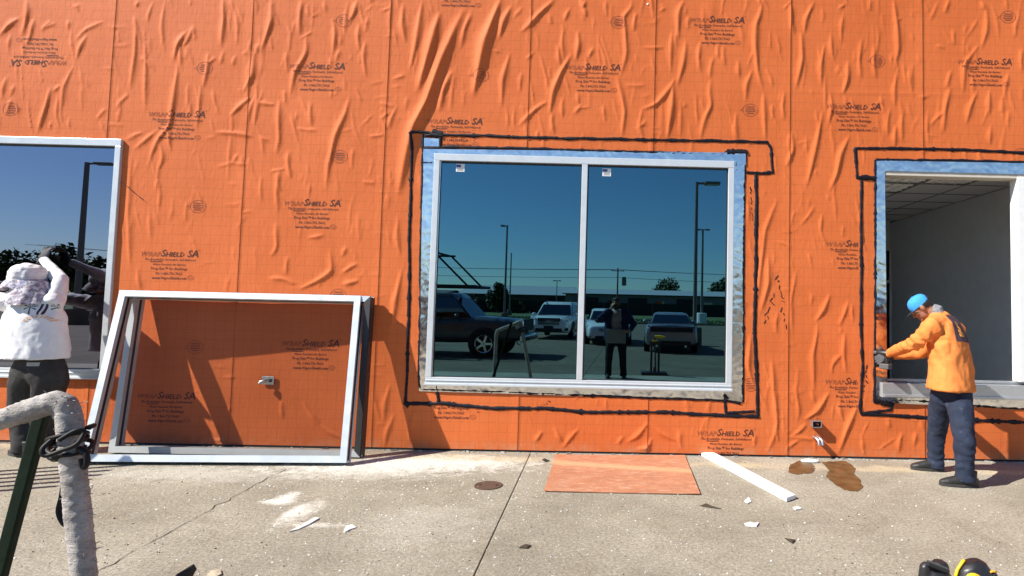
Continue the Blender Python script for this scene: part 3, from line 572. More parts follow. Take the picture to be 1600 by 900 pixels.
# ---- windows
def member(mb, a, b, w, d, yf): mb.bar(a, b, w, d, (0, 1, 0)); return mb
def window(o, mull, gl, mat_f='alu', jt=.062, head=.075, sill=.085, skip=(), label=None, stickers=()):
    x0, x1, z0, z1 = o; fr = MB(); y0, y1 = -.030, .085; yc = (y0+y1)/2; dp = y1-y0; ov = .018
    X0, X1, Z0, Z1 = x0-ov, x1+ov, z0-ov, z1+ov
    fr.box(((X0+X1)/2, yc, Z1-head/2), (X1-X0, dp, head))
    fr.box(((X0+X1)/2, yc, Z0+sill/2), (X1-X0, dp, sill)); fr.box(((X0+X1)/2, yc-.010, Z0+.012), (X1-X0+.01, dp+.02, .024)); fr.box(((X0+X1)/2, yc-.004, Z0+sill*.62), (X1-X0-.004, dp+.008, .012))
    for x, w in ((X0, 1), (X1, -1)): fr.box((x+w*jt/2, yc, (Z0+sill+Z1-head)/2), (jt, dp-.001, Z1-Z0-head-sill))
    f = fr.build('window', M[mat_f], bld, bevel=.004, label=label)
    if mull is not None: MB().box((mull, yc-.0005, (Z0+sill+Z1-head)/2), (.062, dp-.004, Z1-Z0-head-sill-.002)).build('mullion', M[mat_f], f, bevel=.004)
    xs = [X0+jt] + ([mull-.031, mull+.031] if mull is not None else []) + [X1-jt]
    for a, b in zip(xs[::2], xs[1::2]):
        zb, zt_ = Z0+sill, Z1-head
        MB().box(((a+b)/2, .022, (zb+zt_)/2), (b-a-.004, .024, zt_-zb-.004)).build('glass_pane', M[gl], f)
        g = MB(); t = .016
        for c, d in ((((a+b)/2, .004, zt_-t/2-.001), (b-a-.002, .012, t)), (((a+b)/2, .004, zb+t/4), (b-a-.002, .012, t/2)), ((a+t/3, .004, (zb+zt_)/2), (t*.66, .012, zt_-zb-2.2*t)), ((b-t/3, .004, (zb+zt_)/2), (t*.66, .012, zt_-zb-2.2*t))): g.box(c, d)
        g.build('gasket', M['alu_dark'], f)
    for px, py in stickers:
        c = P(px, py); st = MB().box((c.x, .0075, c.z), (.092, .003, .085)).build('label_sticker', M['white'], f, bevel=.001)
        s = MB().box((c.x-.018, .0052, c.z+.02), (.05, .0015, .026)); s.build('sticker_print', M['sticker_blue'], f)
        s = MB()
        for k in range(3): s.box((c.x, .0052, c.z-.006-.011*k), (.066, .0015, .005))
        s.build('sticker_text', M['sticker_grey'], f)
    return f
M['sticker_blue'] = simple('blue_sticker_ink', (.05,.09,.30), .6, bump=0); M['sticker_grey'] = simple('grey_sticker_ink', (.25,.26,.30), .6, bump=0)
window(OPEN[1], P(910,420).x, 'glass', label='central two pane window with dark blue reflective glass', stickers=((719,262),(948,269)))
window(OPEN[0], None, 'glass2', label='dark violet tinted window at the left', sill=.10)
# right opening: glass not in yet
o = OPEN[2]; f = MB(); yc = .05
f.box(((o[0]+o[1])/2, yc-.006, o[2]-.03), (o[1]-o[0]+.02, .18, .15)); f.box(((o[0]+o[1])/2, yc-.034, o[2]-.085), (o[1]-o[0]-.004, .15, .03)); f.box(((o[0]+o[1])/2, yc+.03, o[2]+.066), (o[1]-o[0]-.01, .03, .028))
wf = f.build('window', M['alu_mid'], bld, bevel=.004, label='open window frame without glass, grey room behind it')
MB().box((o[1]-.07, .055, (o[2]+o[3])/2+.02), (.14, .13, o[3]-o[2]-.12)).build('jamb', M['white'], wf, bevel=.004)
MB().box((o[0]+.012, .06, (o[2]+o[3])/2), (.024, .13, o[3]-o[2]-.10)).build('jamb', M['dark'], wf)
MB().box(((o[0]+o[1])/2, .07, o[3]-.03), (o[1]-o[0]-.002, .14, .055)).build('head_trim', M['cream'], wf, bevel=.004)

# ---- rooms behind the glass
RD = 4.6; ZC = 3.25
part_x = o[1]+.74
MB().box((part_x+.06, .14+RD/2, 1.7), (.12, RD, 3.4)).build('partition', M['drywall'], bld)
MB().box((.3, .14+RD+.06, 1.7), (2*part_x-.4, .12, 3.4)).build('back_partition', M['drywall'], bld)
MB().box((-1.0, .12+RD/2, -.02), (13, RD, .06)).build('floor', M['carpet'], bld)
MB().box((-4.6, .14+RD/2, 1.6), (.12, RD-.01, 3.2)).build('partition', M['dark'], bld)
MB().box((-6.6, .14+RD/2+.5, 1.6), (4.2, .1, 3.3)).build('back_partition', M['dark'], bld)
def ceil_tile(x, y, mat='ceiling', nm='ceiling_tile'): return MB().box((x, y, ZC+.012), (.59, .59, .02)).build(nm, M[mat], bld)
xs = [part_x-.305-.61*k for k in range(16)]
for i, x in enumerate(xs):
    for j in range(7):
        y = .14+.305+.61*j
        if ((i, j) in ((2,1),(3,1),(2,2),(3,2),(1,1),(7,1),(7,2),(10,1),(10,2))): 
            t = MB()
            n = 4
            for a in range(n):
                for b in range(n):
                    s_ = .598/n; cxx, cyy = x-.299+s_*(a+.5), y-.299+s_*(b+.5)
                    t.add([(cxx-s_/2,cyy-s_/2,ZC+.0),(cxx+s_/2,cyy-s_/2,ZC+.0),(cxx+s_/2,cyy+s_/2,ZC+.0),(cxx-s_/2,cyy+s_/2,ZC+.0),(cxx+.04,cyy+.05,ZC+.10)], [(0,1,4),(1,2,4),(2,3,4),(3,0,4)])
            t.build('light_louver', M['louver'], bld)
        else: ceil_tile(x, y)
cg = MB()
for k in range(17): cg.box((part_x-.61*k, .14+RD/2, ZC+.006), (.024, RD, .02))
for j in range(8): cg.box((.2, .14+.61*j+.002, ZC+.0045), (9.9, .024, .02))
cg.build('ceiling_grid', M['ceiling_rail'], bld); MB().box((-1, .14+RD/2, ZC+.20), (13, RD+.2, .1)).build('ceiling_deck', M['dark'], bld)
MB().box((1.55, .14+RD/2, 1.6), (.1, RD-.01, 3.2)).build('partition', M['drywall'], bld)  # unseen wall, added to shrink the room so it gets brighter
q = P(1395, 400); dx = (q.x)*(1+(RD+.1)/CAM_D)
MB().box((dx-.02, .14+RD-.02, 1.36), (.09, .06, 2.72)).build('door_trim', M['drywall'], bld)
MB().box((dx-.62, .14+RD-.015, 1.06), (1.1, .05, 2.10)).build('door', M['dark'], bld); MB().box((dx-.62, .14+RD-.015, 2.42), (1.1, .04, .58)).build('transom', M['dark'], bld)
MB().box((dx-.62, .14+RD-.02, 2.125), (1.1, .06, .05)).build('door_trim', M['drywall'], bld)

# ---- fittings on the wall
def fitting_box(px, py):
    c = P(px, py); e = MB(); w, h, d = .092, .062, .075
    e.box((c.x, -d/2, c.z+h/2), (w, d, .006)).box((c.x, -d/2, c.z-h/2), (w, d, .006)).box((c.x-w/2, -d/2, c.z), (.006, d, h)).box((c.x+w/2, -d/2, c.z), (.006, d, h))
    b = e.build('electrical_box', M['galv'], bld, bevel=.0015)
    MB().box((c.x, -.012, c.z), (w-.012, .02, h-.012)).build('box_back', M['dark'], b)
    MB().tube([(c.x-.01,-.03,c.z-.004),(c.x+.012,-.058,c.z+.004),(c.x+.02,-.05,c.z-.01)], .007, 8).build('wire_nut', M['orange_plastic'], b, smooth=True)
M['orange_plastic'] = simple('orange_plastic', (.75,.12,.03), .5, bump=0)
fitting_box(1273, 661)
c = P(1277, 687); st = MB()
for dx_ in (-.012, .026): st.tube([(c.x+dx_-.03, -.0, c.z+.03), (c.x+dx_-.02, -.05, c.z+.028), (c.x+dx_-.005, -.085, c.z+.01), (c.x+dx_, -.092, c.z-.035)], .0155, 12)
st.build('conduit_stub', M['galv'], bld, smooth=50)
c = P(420, 594); pl = MB().box((c.x, -.014, c.z), (.125, .012, .085)); p_ = pl.build('outlet_plate', M['galv'], bld, bevel=.003)
MB().tube([(c.x-.02,-.02,c.z),(c.x-.02,-.05,c.z),(c.x-.045,-.06,c.z-.01),(c.x-.06,-.062,c.z-.03)], .016, 12).build('outlet_connector', M['galv'], p_, smooth=50)
MB().lathe((c.x+.028,-.02,c.z), [(.018,0),(.018,.006),(.010,.008)], 14, Matrix.Rotation(math.pi/2,3,'X')).build('knockout', M['dark'], p_)
c = P(1012, 7); MB().lathe((c.x, -hw(c.x,c.z)-.001, c.z), [(.012,0),(.012,.003),(.004,.006)], 12, Matrix.Rotation(math.pi/2,3,'X')).build('nail_cap', M['white'], bld)

# ================================================================== GROUND
def ground_sheet(name, x0, x1, y0, y1, z, mat, parent=None, bevel=0, rot=None):
    return MB().box(((x0+x1)/2, (y0+y1)/2, z-.06), (x1-x0, y1-y0, .12)).build(name, M[mat], parent, bevel=bevel, loc=(0,0,0) if parent is None else None)
pav = empty('pavement', (0,0,0), kind='structure')
ja, jb = G(828,710), G(740,900); js = (jb.x-ja.x)/(jb.y-ja.y)                    # the joint in view runs slightly askew
def jx(k, y): return ja.x + k*5.9 + js*(y-ja.y)
ys = [.02, -6.9, -12.6, -18.2]; gap = .0035
for y1, y0 in zip(ys[:-1], ys[1:]):
    for k in range(-5, 6):
        poly = [(jx(k,y0)+gap, y0+gap), (jx(k+1,y0)-gap, y0+gap), (jx(k+1,y1)-gap, y1-gap), (jx(k,y1)+gap, y1-gap)]
        MB().prism(poly, .1, None, (0,0,-.1)).build('slab', M['slab'] if y1 > -1 else M['lot'], pav, bevel=.005)
MB().box((0,-9,-.16), (70, 19, .06)).build('ground', M['dirt'] if 'dirt' in M else M['dark'], None, loc=(0,0,0)); bpy.data.objects['ground']['kind'] = 'structure'
M['grass'] = mat_leaf('grass_blades', (.045,.075,.018), (.10,.14,.035))
M['grass_ground'] = simple('grass_turf', (.07,.105,.028), .95, var=.35, nscale=3, bump=.4, bdist=.05)
tag(ground_sheet('parking_lot', -260, 260, -44.5, -18.2, 0, 'lot'), kind='structure')
tag(ground_sheet('lawn', -260, 260, -900, -44.7, .04, 'grass_ground'), kind='structure')
tag(MB().box((0,-44.6,.03), (520,.2,.22)).build('kerb', M['lot'], None, loc=(0,0,0), bevel=.02), kind='structure')
gr = MB(); rg = random.Random(5)
for _ in range(5000):
    x, y = rg.uniform(-22, 16), rg.uniform(-60, -44.9); h = rg.uniform(.1,.28); a = rg.uniform(0,6.28)
    gr.add([(x-.06*math.cos(a),y-.06*math.sin(a),.02),(x+.06*math.cos(a),y+.06*math.sin(a),.02),(x+rg.uniform(-.1,.1),y+rg.uniform(-.1,.1),h)],[(0,1,2)])
tag(gr.build('grass', M['grass'], None, loc=(0,0,0), recalc=False), kind='stuff')

# cracks, wet marks
M['crack'] = simple('dark_crack_fill', (.035,.03,.025), .9, bump=0); M['wet'] = simple('wet_concrete', (.105,.066,.028), .35, var=.55, nscale=9, bump=.35, bdist=.008, spec=.5)
def ground_line(pts, w, seed, name='crack'):
    rc = random.Random(seed); q = [G(*p) for p in pts]; pl = []
    for a, b in zip(q[:-1], q[1:]):
        n = max(2, int((b-a).length/.05)); pl += [a.lerp(b, i/n) for i in range(n)]
    pl.append(q[-1]); v = []
    for i, p in enumerate(pl):
        p = p + Vector((.035*noise.noise(Vector((i*.35, seed, 1)))+.02*noise.noise(Vector((i*1.1, seed, 3))), .02*noise.noise(Vector((i*.8, seed, 5))), .003))
        ww = w*rc.uniform(.25, 1.25); v += [p-Vector((ww/2, 0, 0)), p+Vector((ww/2, 0, 0))]
    mb = MB(); mb.add(v, [(2*i, 2*i+1, 2*i+3, 2*i+2) for i in range(len(pl)-1)]); return mb.build(name, M['crack'], pav, recalc=False)
ground_line([(447,734),(425,744),(400,757),(372,773),(357,783),(340,790),(300,813),(230,850),(150,895)], .007, 2)
ground_line([(62,800),(120,785),(165,770)], .006, 3)
def wet(pts, seed):
    q = [G(*p) for p in pts]; c = sum(q, Vector())/len(q); out = []
    for i in range(len(q)):
        a, b = q[i], q[(i+1) % len(q)]
        for t in range(6):
            p = a.lerp(b, t/6); d = (p-c); out.append(c + d*(1+.10*noise.noise(Vector((p.x*9, p.y*9, seed)))+.06*noise.noise(Vector((p.x*30, p.y*30, seed)))) + Vector((0,0,.004)))
    mb = MB(); mb.add(out + [c+Vector((0,0,.004))], [(i, (i+1) % len(out), len(out)) for i in range(len(out))]); return mb.build('wet_patch', M['wet'], pav, recalc=False)
wet([(1250,720),(1268,722),(1274,732),(1268,740),(1245,742),(1232,738),(1234,727)], 1)
wet([(1283,722),(1322,721),(1337,733),(1334,741),(1344,750),(1349,762),(1338,768),(1318,765),(1303,756),(1290,746),(1296,736)], 2)

# debris too small to count
db = MB(); rd_ = random.Random(21)
def flake(mb, x, y, s, z=.002):
    n = rd_.randint(3,5); a0 = rd_.uniform(0,6.28); e = rd_.uniform(.25,.9)
    vs = [(x+s*math.cos(a0+6.28*i/n)*rd_.uniform(.5,1), y+s*e*math.sin(a0+6.28*i/n)*rd_.uniform(.5,1), z+rd_.uniform(0,.006)) for i in range(n)]
    mb.add(vs + [(v[0], v[1], .0005) for v in vs], [tuple(range(n))]+[(i, (i+1)%n, n+(i+1)%n, n+i) for i in range(n)])
for _ in range(1500):
    if rd_.random() < .5: px, py = rd_.gauss(560, 190), 712+abs(rd_.gauss(0, 70))
    else: px, py = rd_.uniform(-40,1640), rd_.uniform(718, 960)
    if py > 1000: continue
    g = G(px, py)
    if g.y > -.05: continue
    flake(db, g.x, g.y, rd_.choice((.002,.0025,.003,.004,.006,.009)))
tag(db.build('plaster_crumbs', M['white'], None, loc=(0,0,0), recalc=False), kind='stuff')
db = MB()
for _ in range(500):
    g = G(rd_.uniform(-40,1640), rd_.uniform(722, 960)); flake(db, g.x, g.y, rd_.choice((.002,.003,.004,.007)))
M['leaf_dark'] = simple('dark_litter', (.05,.035,.02), .8, bump=0)
tag(db.build('dark_litter', M['leaf_dark'], None, loc=(0,0,0), recalc=False), kind='stuff')
# dust ridge and old sealant where wall and pavement meet
sm = MB(); X_ = -8.0
while X_ < 6.2:
    w = rd_.uniform(.015,.09); h = rd_.uniform(.004,.016); d = rd_.uniform(.01,.035)
    sm.box((X_, -.03-d/2, h/2), (w, d, h), Matrix.Rotation(rd_.uniform(-.7,.7),3,'Z'), taper=(rd_.uniform(.4,.8),.5)); X_ += w*rd_.uniform(.7,2.6)
M['grey_mortar'] = simple('grey_mortar', (.27,.26,.24), .9)
tag(sm.build('mortar_crumbs', M['grey_mortar'], None, loc=(0,0,0)), kind='stuff')

def scrap(px, py, pts, label, name='paper_scrap', mat='white', cat='scrap', grp=None, h=.0045):
    c = G(px, py); mb = MB(); q = [G(*p) for p in pts]; n = len(q); top = [p+Vector((0,0,.006+h*rd_.random())) for p in q]; cc = sum(top, Vector())/n + Vector((0,0,h*1.4))
    mb.add(top+[cc]+[p+Vector((0,0,.002)) for p in q], [(i,(i+1)%n,n) for i in range(n)]+[(n+1+i, n+1+(i+1)%n, (i+1)%n, i) for i in range(n)])
    return tag(mb.build(name, M[mat], None, loc=c), label, cat, grp)
scrap(545,827,[(537,832),(541,823),(550,821),(557,825),(548,828),(539,833)], 'small crumpled white paper scrap on the concrete below the long white smear', grp='white scraps on the concrete')
scrap(478,820,[(452,832),(468,823),(492,810),(499,811),(484,820),(466,828)], 'long thin torn white strip on the concrete left of the crumpled scrap', grp='white scraps on the concrete')
scrap(1173,821,[(1163,819),(1172,817),(1183,821),(1186,818),(1182,824),(1166,823)], 'curled white scrap on the concrete below the white board', grp='white scraps on the concrete')
scrap(1246,795,[(1239,794),(1248,793),(1253,796),(1243,798)], 'tiny white chip on the concrete beyond the end of the white board', grp='white scraps on the concrete')
scrap(1169,785,[(1163,784),(1170,778),(1174,785),(1168,787)], 'small white chip on the concrete under the middle of the white board', grp='white scraps on the concrete')
scrap(820,857,[(811,857),(820,852),(830,853),(824,858)], 'curled dry brown leaf on the concrete right of the joint', 'dry_leaf', 'leaf_dark', 'leaf', 'dry leaves on the concrete')
scrap(1235,846,[(1226,842),(1236,845),(1243,845),(1238,850)], 'dark dry leaf on the concrete below the white board at right', 'dry_leaf', 'leaf_dark', 'leaf', 'dry leaves on the concrete')
scrap(1103,791,[(1094,791),(1104,788),(1110,791),(1127,796),(1104,793)], 'dark twig like leaf on the concrete just below the orange board', 'dry_leaf', 'leaf_dark', 'leaf', 'dry leaves on the concrete')
scrap(853,719,[(847,719),(851,717),(859,721),(852,722)], 'small black scrap by the joint near the wall', 'rubber_scrap', 'rubber', 'scrap')
c = G(1266,722); mb = MB(); mb.ell(c+Vector((0,0,.012)), (.10,.045,.02), n=14, m=6)
tag(mb.build('plaster_lump', M['white'], None, loc=c, smooth=True), 'white lump of plaster against the wall beside the wet patches', 'plaster lump')

# cleanout cover
c = G(763,759); M['rust'] = simple('rusty_brown_iron', (.10,.055,.035), .8, .2, var=.3, nscale=60, bump=.4)
cv = MB().lathe(c, [(.118,.0),(.118,.006),(.105,.008),(.102,.005),(.02,.006),(.0015,.007)], 28).build('drain_cover', M['rust'], None, loc=c, smooth=30)
tag(cv, 'small round rusty brown drain cover set in the concrete left of the joint', 'drain cover')
for a in (0, math.pi): MB().lathe(c+Vector((.07*math.cos(a), .07*math.sin(a), .0065)), [(.010,0),(.010,.003),(.003,.003)], 8).build('screw', M['dark'], cv)

# orange board lying at the wall, white plank
def board(corners, h, name, mat, label, cat, bev=.002, curl=0.0):
    q = [G(*p) for p in corners]; c = sum(q, Vector())/4; mb = MB(); n = 14; v = []
    for j in range(n+1):
        for i in range(n+1):
            p = q[0].lerp(q[1], i/n).lerp(q[3].lerp(q[2], i/n), j/n); p.z = .005 + curl*(.5+.5*noise.noise(Vector((p.x*2.2, p.y*2.2, 1))))*(abs(i/n-.5)*2)**2
            v.append(p)
    m_ = len(v); v += [p+Vector((0,0,h)) for p in v]; f = []
    for j in range(n):
        for i in range(n): k = j*(n+1)+i; f += [(k+n+1, k+n+2, k+1, k), (m_+k, m_+k+1, m_+k+n+2, m_+k+n+1)]
    for i in range(n):
        for a, b in ((i, i+1), (n*(n+1)+i+1, n*(n+1)+i), ((i+1)*(n+1), i*(n+1)), (i*(n+1)+n, (i+1)*(n+1)+n)): f.append((a, b, m_+b, m_+a))
    mb.add(v, f); return tag(mb.build(name, M[mat], None, loc=c, bevel=0), label, cat)
def mat_board():
    m = NT('orange_hardboard'); c_ = m.ramp(m.noise(3, 7, .65, stretch=(1,3,1)), [(.3,(.36,.135,.065)),(.7,(.47,.20,.105))])
    c_ = m.mix(m.rng(m.noise(30, 6, .75, stretch=(.35,1.4,1)), .50, .70, 0, .75), c_, (.62,.42,.30)); c_ = m.mix(m.rng(m.noise(5, 6, .7), .52, .70, 0, .5), c_, (.30,.12,.07)); c_ = m.mix(m.rng(m.noise(55, 4, .7), .62, .72, 0, .8), c_, (.70,.58,.48))
    X, Y, Z = m.xyz('Object'); bd = m.math('ADD', m.math('ADD', Y, -.16), m.math('MULTIPLY', X, .16))
    c_ = m.mix(m.math('MULTIPLY', m.rng(m.math('ABSOLUTE', bd), .03, .11, 1, 0), .65), c_, (.62,.36,.19))
    m.link(c_, m.b.inputs['Base Color']); m.b.inputs['Roughness'].default_value = .7; m.bump(m.noise(60, 5, .7), .2, .004); return m.mat
M['board'] = mat_board()
board([(868,712),(1070,713),(1094,774),(850,769)], .006, 'hardboard_sheet', 'board', 'thin orange brown hardboard sheet lying flat on the concrete against the wall', 'board', curl=.008)
board([(1096,713),(1113,711),(1243,780),(1229,785)], .032, 'white_plank', 'white', 'long narrow white plank lying on the concrete from the wall towards the right', 'plank')

# ================================================================== LEANING WINDOW FRAMES
def lean_frame(bl, br, tl, tr, depth, face, label, glass=True, nrm_flip=1):
    """aluminium frame leaning on the wall: four rails with a glazing pocket; bl.. are the outer front corners"""
    bl, br, tl, tr = map(Vector, (bl, br, tl, tr)); ux = (br-bl).normalized(); uz = (tl-bl).normalized(); un = ux.cross(uz).normalized()  # un points into the wall
    root = empty('window_frame', (bl+br)/2, label, 'window frame', 'aluminium window frames leaning on the wall')
    W = (br-bl).length; H = (tl-bl).length
    def L(x, n, z): return bl + ux*x + un*n + uz*z
    def rail(prof, horizontal, at, length):
        # prof: cross-section (across the face from the outside in, depth); at: offset of the outside edge
        mb = MB(); k = len(prof); v = []
        for e in (0, 1):
            for a, d in prof:
                ins = a if a > 0 else 0
                s = (ins if e == 0 else length-ins)
                if horizontal: v.append(L(s, d, a if at == 0 else at-a))
                else: v.append(L(a if at == 0 else at-a, d, s))
        mb.add(v, [tuple(range(k)), tuple(reversed(range(k, 2*k)))]+[(i, (i+1)%k, k+(i+1)%k, k+i) for i in range(k)])
        return mb
    fc = face; d = depth; g0, g1, gd = d*.36, d*.64, fc*.42
    prof = [(0,0),(fc*.98,0),(fc,.004),(fc,g0),(fc-gd,g0),(fc-gd,g1),(fc,g1),(fc,d),(0,d),(0,d*.78),(.008,d*.76),(.008,d*.56),(0,d*.54),(0,d*.40),(.006,d*.38),(.006,d*.22),(0,d*.20)]
    for hz, at, ln in ((True,0,W),(True,H,W),(False,0,H),(False,W,H)): 
        rl = rail(prof, hz, at, ln).build('rail', M['rail_shaded' if (not glass and not hz and at) else 'alu'], root, bevel=0)
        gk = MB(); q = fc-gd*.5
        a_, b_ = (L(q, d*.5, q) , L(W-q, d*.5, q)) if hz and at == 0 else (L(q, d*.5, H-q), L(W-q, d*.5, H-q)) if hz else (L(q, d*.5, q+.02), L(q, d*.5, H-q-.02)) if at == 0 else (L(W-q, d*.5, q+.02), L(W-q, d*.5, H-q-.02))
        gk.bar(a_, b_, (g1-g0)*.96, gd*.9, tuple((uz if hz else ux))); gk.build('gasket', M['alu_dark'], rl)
    MB().bar(L(W+.001, d*(.60 if glass else .5), .02), L(W+.001, d*(.60 if glass else .5), H-.02), .006, d*(.30 if glass else .9), tuple(un)).build('shaded_side_seal', M['alu_dark'], root)  # strip darkens the outer right side, shade and gasket in one colour
    for x, z in ((W-.012, .014), (.012, .014)):
        MB().lathe(L(x if x < .1 else W+.003, d*.7, z), [(.009,-.004),(.009,.004),(.004,.006)], 10, Matrix.Rotation(math.pi/2,3,'Y')).build('screw', M['white'], root)
    if glass:
        mb = MB(); e = fc-gd*.3
        mb.add([L(e, d*.5, e), L(W-e, d*.5, e), L(W-e, d*.5, H-e), L(e, d*.5, H-e)], [(0,1,2,3)]); mb.build('glass_pane', M['pane'], root, recalc=False)
    return root
M['rail_shaded'] = simple('shaded_rubber_lined_rail', (.03,.03,.032), .5, var=.2, bump=.05)  # rubber-lined right rail of the rear frame, its shade put into the colour
b0, b1 = G(138,722), G(548,724)
t0 = P(200,459, .165); t1 = P(586,471, .150)
lean_frame(b0, b1, t0, t1, .115, .062, 'large pale aluminium window frame leaning on the orange wall, the front one of two')
b0, b1 = G(181,706), G(571,712); b1.y = b0.y = (b0.y+b1.y)/2
t0 = P(220,457,.035); t1 = P(599,467,.035)
lean_frame(b0+Vector((0,0,0)), b1, t0, t1, .11, .06, 'second aluminium window frame leaning behind the front one, shifted right', glass=False)

# ================================================================== PEOPLE
V = Vector
def cloth(name, a, b, rough=.9, sc=9, fuzz=500):
    m = NT(name); m.link(m.ramp(m.noise(sc, 5, .6), [(.3, a), (.7, b)]), m.b.inputs['Base Color']); m.b.inputs['Roughness'].default_value = rough
    m.b.inputs['Specular IOR Level'].default_value = .2; m.bump(m.math('ADD', m.math('MULTIPLY', m.noise(26, 4, .6), 1.0), m.math('MULTIPLY', m.noise(fuzz, 2), .15)), .4, .008); return m.mat
M['skin'] = simple('tanned_skin', (.30,.145,.085), .55, var=.12, nscale=40, bump=.1)
M['skin_pale'] = simple('fair_skin', (.48,.27,.19), .55, var=.1, nscale=40, bump=.1)
M['hair'] = simple('black_hair', (.015,.011,.009), .6, var=.4, nscale=160, bump=.5, stretch=(1,1,.1))
M['orange_shirt'] = cloth('orange_jersey', (.70,.205,.048), (.80,.255,.068))
M['white_shirt'] = cloth('white_jersey', (.72,.72,.74), (.82,.82,.83))
def mat_jeans():
    m = NT('worn_blue_denim'); c_ = m.ramp(m.noise(7, 6, .65), [(.3,(.006,.010,.026)),(.7,(.016,.027,.058))])
    c_ = m.mix(m.rng(m.noise(22, 6, .75), .60, .78, 0, .7), c_, (.12,.15,.20)); m.link(c_, m.b.inputs['Base Color']); m.b.inputs['Roughness'].default_value = .9
    m.bump(m.math('ADD', m.noise(20, 4), m.math('MULTIPLY', m.noise(400, 2), .2)), .45, .01); return m.mat
M['jeans'] = mat_jeans()
M['dark_trousers'] = cloth('charcoal_work_trousers', (.035,.033,.032), (.06,.057,.055))
M['black_trousers'] = cloth('black_trousers', (.010,.010,.012), (.02,.02,.024))
M['boot'] = simple('black_shoe_leather', (.018,.017,.017), .55, var=.25, nscale=40, bump=.2)
M['sole'] = simple('dark_shoe_sole', (.035,.033,.032), .8)
M['blue_cap'] = cloth('bright_blue_cap', (.035,.25,.68), (.06,.33,.80), .7)
M['cap_dark'] = simple('black_cap_peak', (.012,.012,.014), .7)
M['glove'] = cloth('grey_work_glove', (.05,.05,.055), (.13,.13,.14))
M['navy'] = cloth('navy_jacket', (.012,.016,.045), (.02,.03,.09)); M['grey_shirt'] = cloth('grey_shirt', (.24,.23,.25), (.33,.32,.34))
def mat_floral():
    m = NT('floral_print_cotton'); v = m.vor(34); n1 = m.noise(30, 4, .6)
    c_ = m.mix(m.rng(n1, .44, .56, 0, 1), (.60,.57,.60), (.26,.22,.28)); c_ = m.mix(m.rng(v.outputs['Distance'], .30, .18, 0, .9), c_, (.10,.09,.13))
    c_ = m.mix(m.rng(m.noise(22, 3), .60, .68, 0, .4), c_, (.36,.16,.18)); c_ = m.mix(m.rng(m.noise(18, 3, .5, dist=1.2), .60, .66, 0, .7), c_, (.24,.30,.50)); m.link(c_, m.b.inputs['Base Color']); m.b.inputs['Roughness'].default_value = .9
    m.bump(m.noise(35, 4), .4, .008); return m.mat
M['floral'] = mat_floral(); M['gaiter'] = simple('striped_gaiter_cloth', (.20,.20,.21), .9, var=.9, nscale=28, bump=.1, stretch=(1,1,3))
def mat_white_hat():
    m = NT('white_print_cotton'); n1 = m.noise(24, 5, .65)
    c_ = m.mix(m.rng(n1, .52, .62, 0, .55), (.74,.73,.74), (.40,.36,.42)); m.link(c_, m.b.inputs['Base Color']); m.b.inputs['Roughness'].default_value = .9
    m.bump(m.noise(35, 4), .4, .008); return m.mat
M['white_hat'] = mat_white_hat()

def basis(f, u):
    f = V(f).normalized(); u = V(u); u = (u - f*u.dot(f)).normalized(); r = f.cross(u); return Matrix((r, f, u)).transposed()   # columns: right, forward, up
def head(mb, c, f, u, s=1.0):
    B_ = basis(f, u); A = lambda x, y, z: V(c) + B_ @ V((x*s, y*s, z*s))
    mb.ell(A(0,-.008,.022), (.076*s,.096*s,.098*s), B_); mb.ell(A(0,.022,-.045), (.058*s,.066*s,.068*s), B_)
    mb.tube([A(0,.082,.022),A(0,.098,0),A(0,.112,-.024),A(0,.088,-.034)], [.010*s,.012*s,.016*s,.012*s], 8)
    mb.tube([A(-.045,.074,.034),A(0,.090,.036),A(.045,.074,.034)], [.011*s,.013*s,.011*s], 8)
    mb.tube([A(-.026,.079,-.062),A(0,.088,-.060),A(.026,.079,-.062)], [.009*s,.011*s,.009*s], 8); mb.ell(A(0,.072,-.092), (.026*s,.024*s,.022*s), B_, 10, 8)
    for sx in (-1,1):
        mb.ell(A(sx*.079,-.012,-.004), (.011*s,.020*s,.033*s), B_, 10, 8); mb.ell(A(sx*.046,.058,-.020), (.022*s,.024*s,.024*s), B_, 10, 8)
    return A, B_
def eyes(A, root, s=1.0):
    for sx in (-1,1): MB().ell(A(sx*.032,.083,.016), (.0115*s,)*3, None, 10, 8).build('eye', M['eye'], root, smooth=True)
M['eye'] = simple('dark_eye', (.03,.02,.016), .2, bump=0)
def hand(mb, w, d, n, side=1, curl=.8, spread=.06, s=1.0):
    """palm and five separate fingers: w wrist, d direction of the fingers, n palm normal (the fingers curl towards it)"""
    d = V(d).normalized(); n = V(n); n = (n-d*n.dot(d)).normalized(); x = d.cross(n)*side; w = V(w)
    mb.tube([w-d*.02*s, w+d*.03*s, w+d*.075*s, w+d*.092*s], [(.028*s,.020*s),(.037*s,.019*s),(.042*s,.016*s),(.036*s,.012*s)], 12, ref=x)
    for k, (o, L) in enumerate(((.032,.078),(.011,.088),(-.011,.082),(-.031,.064))):
        p = w + d*(.085*s) + x*(o*s); a = .18+.05*k; pts = [p-d*.015*s, p]; dd = d + x*(spread*(1.5-k)/1.5); dd.normalize(); L *= s
        for seg, fr in enumerate((.46,.30,.24)):
            ang = a; v = dd*math.cos(ang) + n*math.sin(ang); p = p + v*L*fr; pts.append(p); a += curl*(1 if seg == 0 else .9)+.05*k
        mb.tube(pts, [.0100*s,.0100*s,.0095*s,.0088*s,.0070*s], 8)
    p = w + d*.022*s + x*.030*s; v1 = (d*.55+x*.75+n*.30).normalized(); v2 = (d*.8+x*.2+n*.55).normalized()
    mb.tube([p-x*.01*s, p+v1*.036*s, p+v1*.036*s+v2*.032*s, p+v1*.036*s+v2*.058*s], [.0150*s,.0125*s,.0108*s,.0080*s], 8)
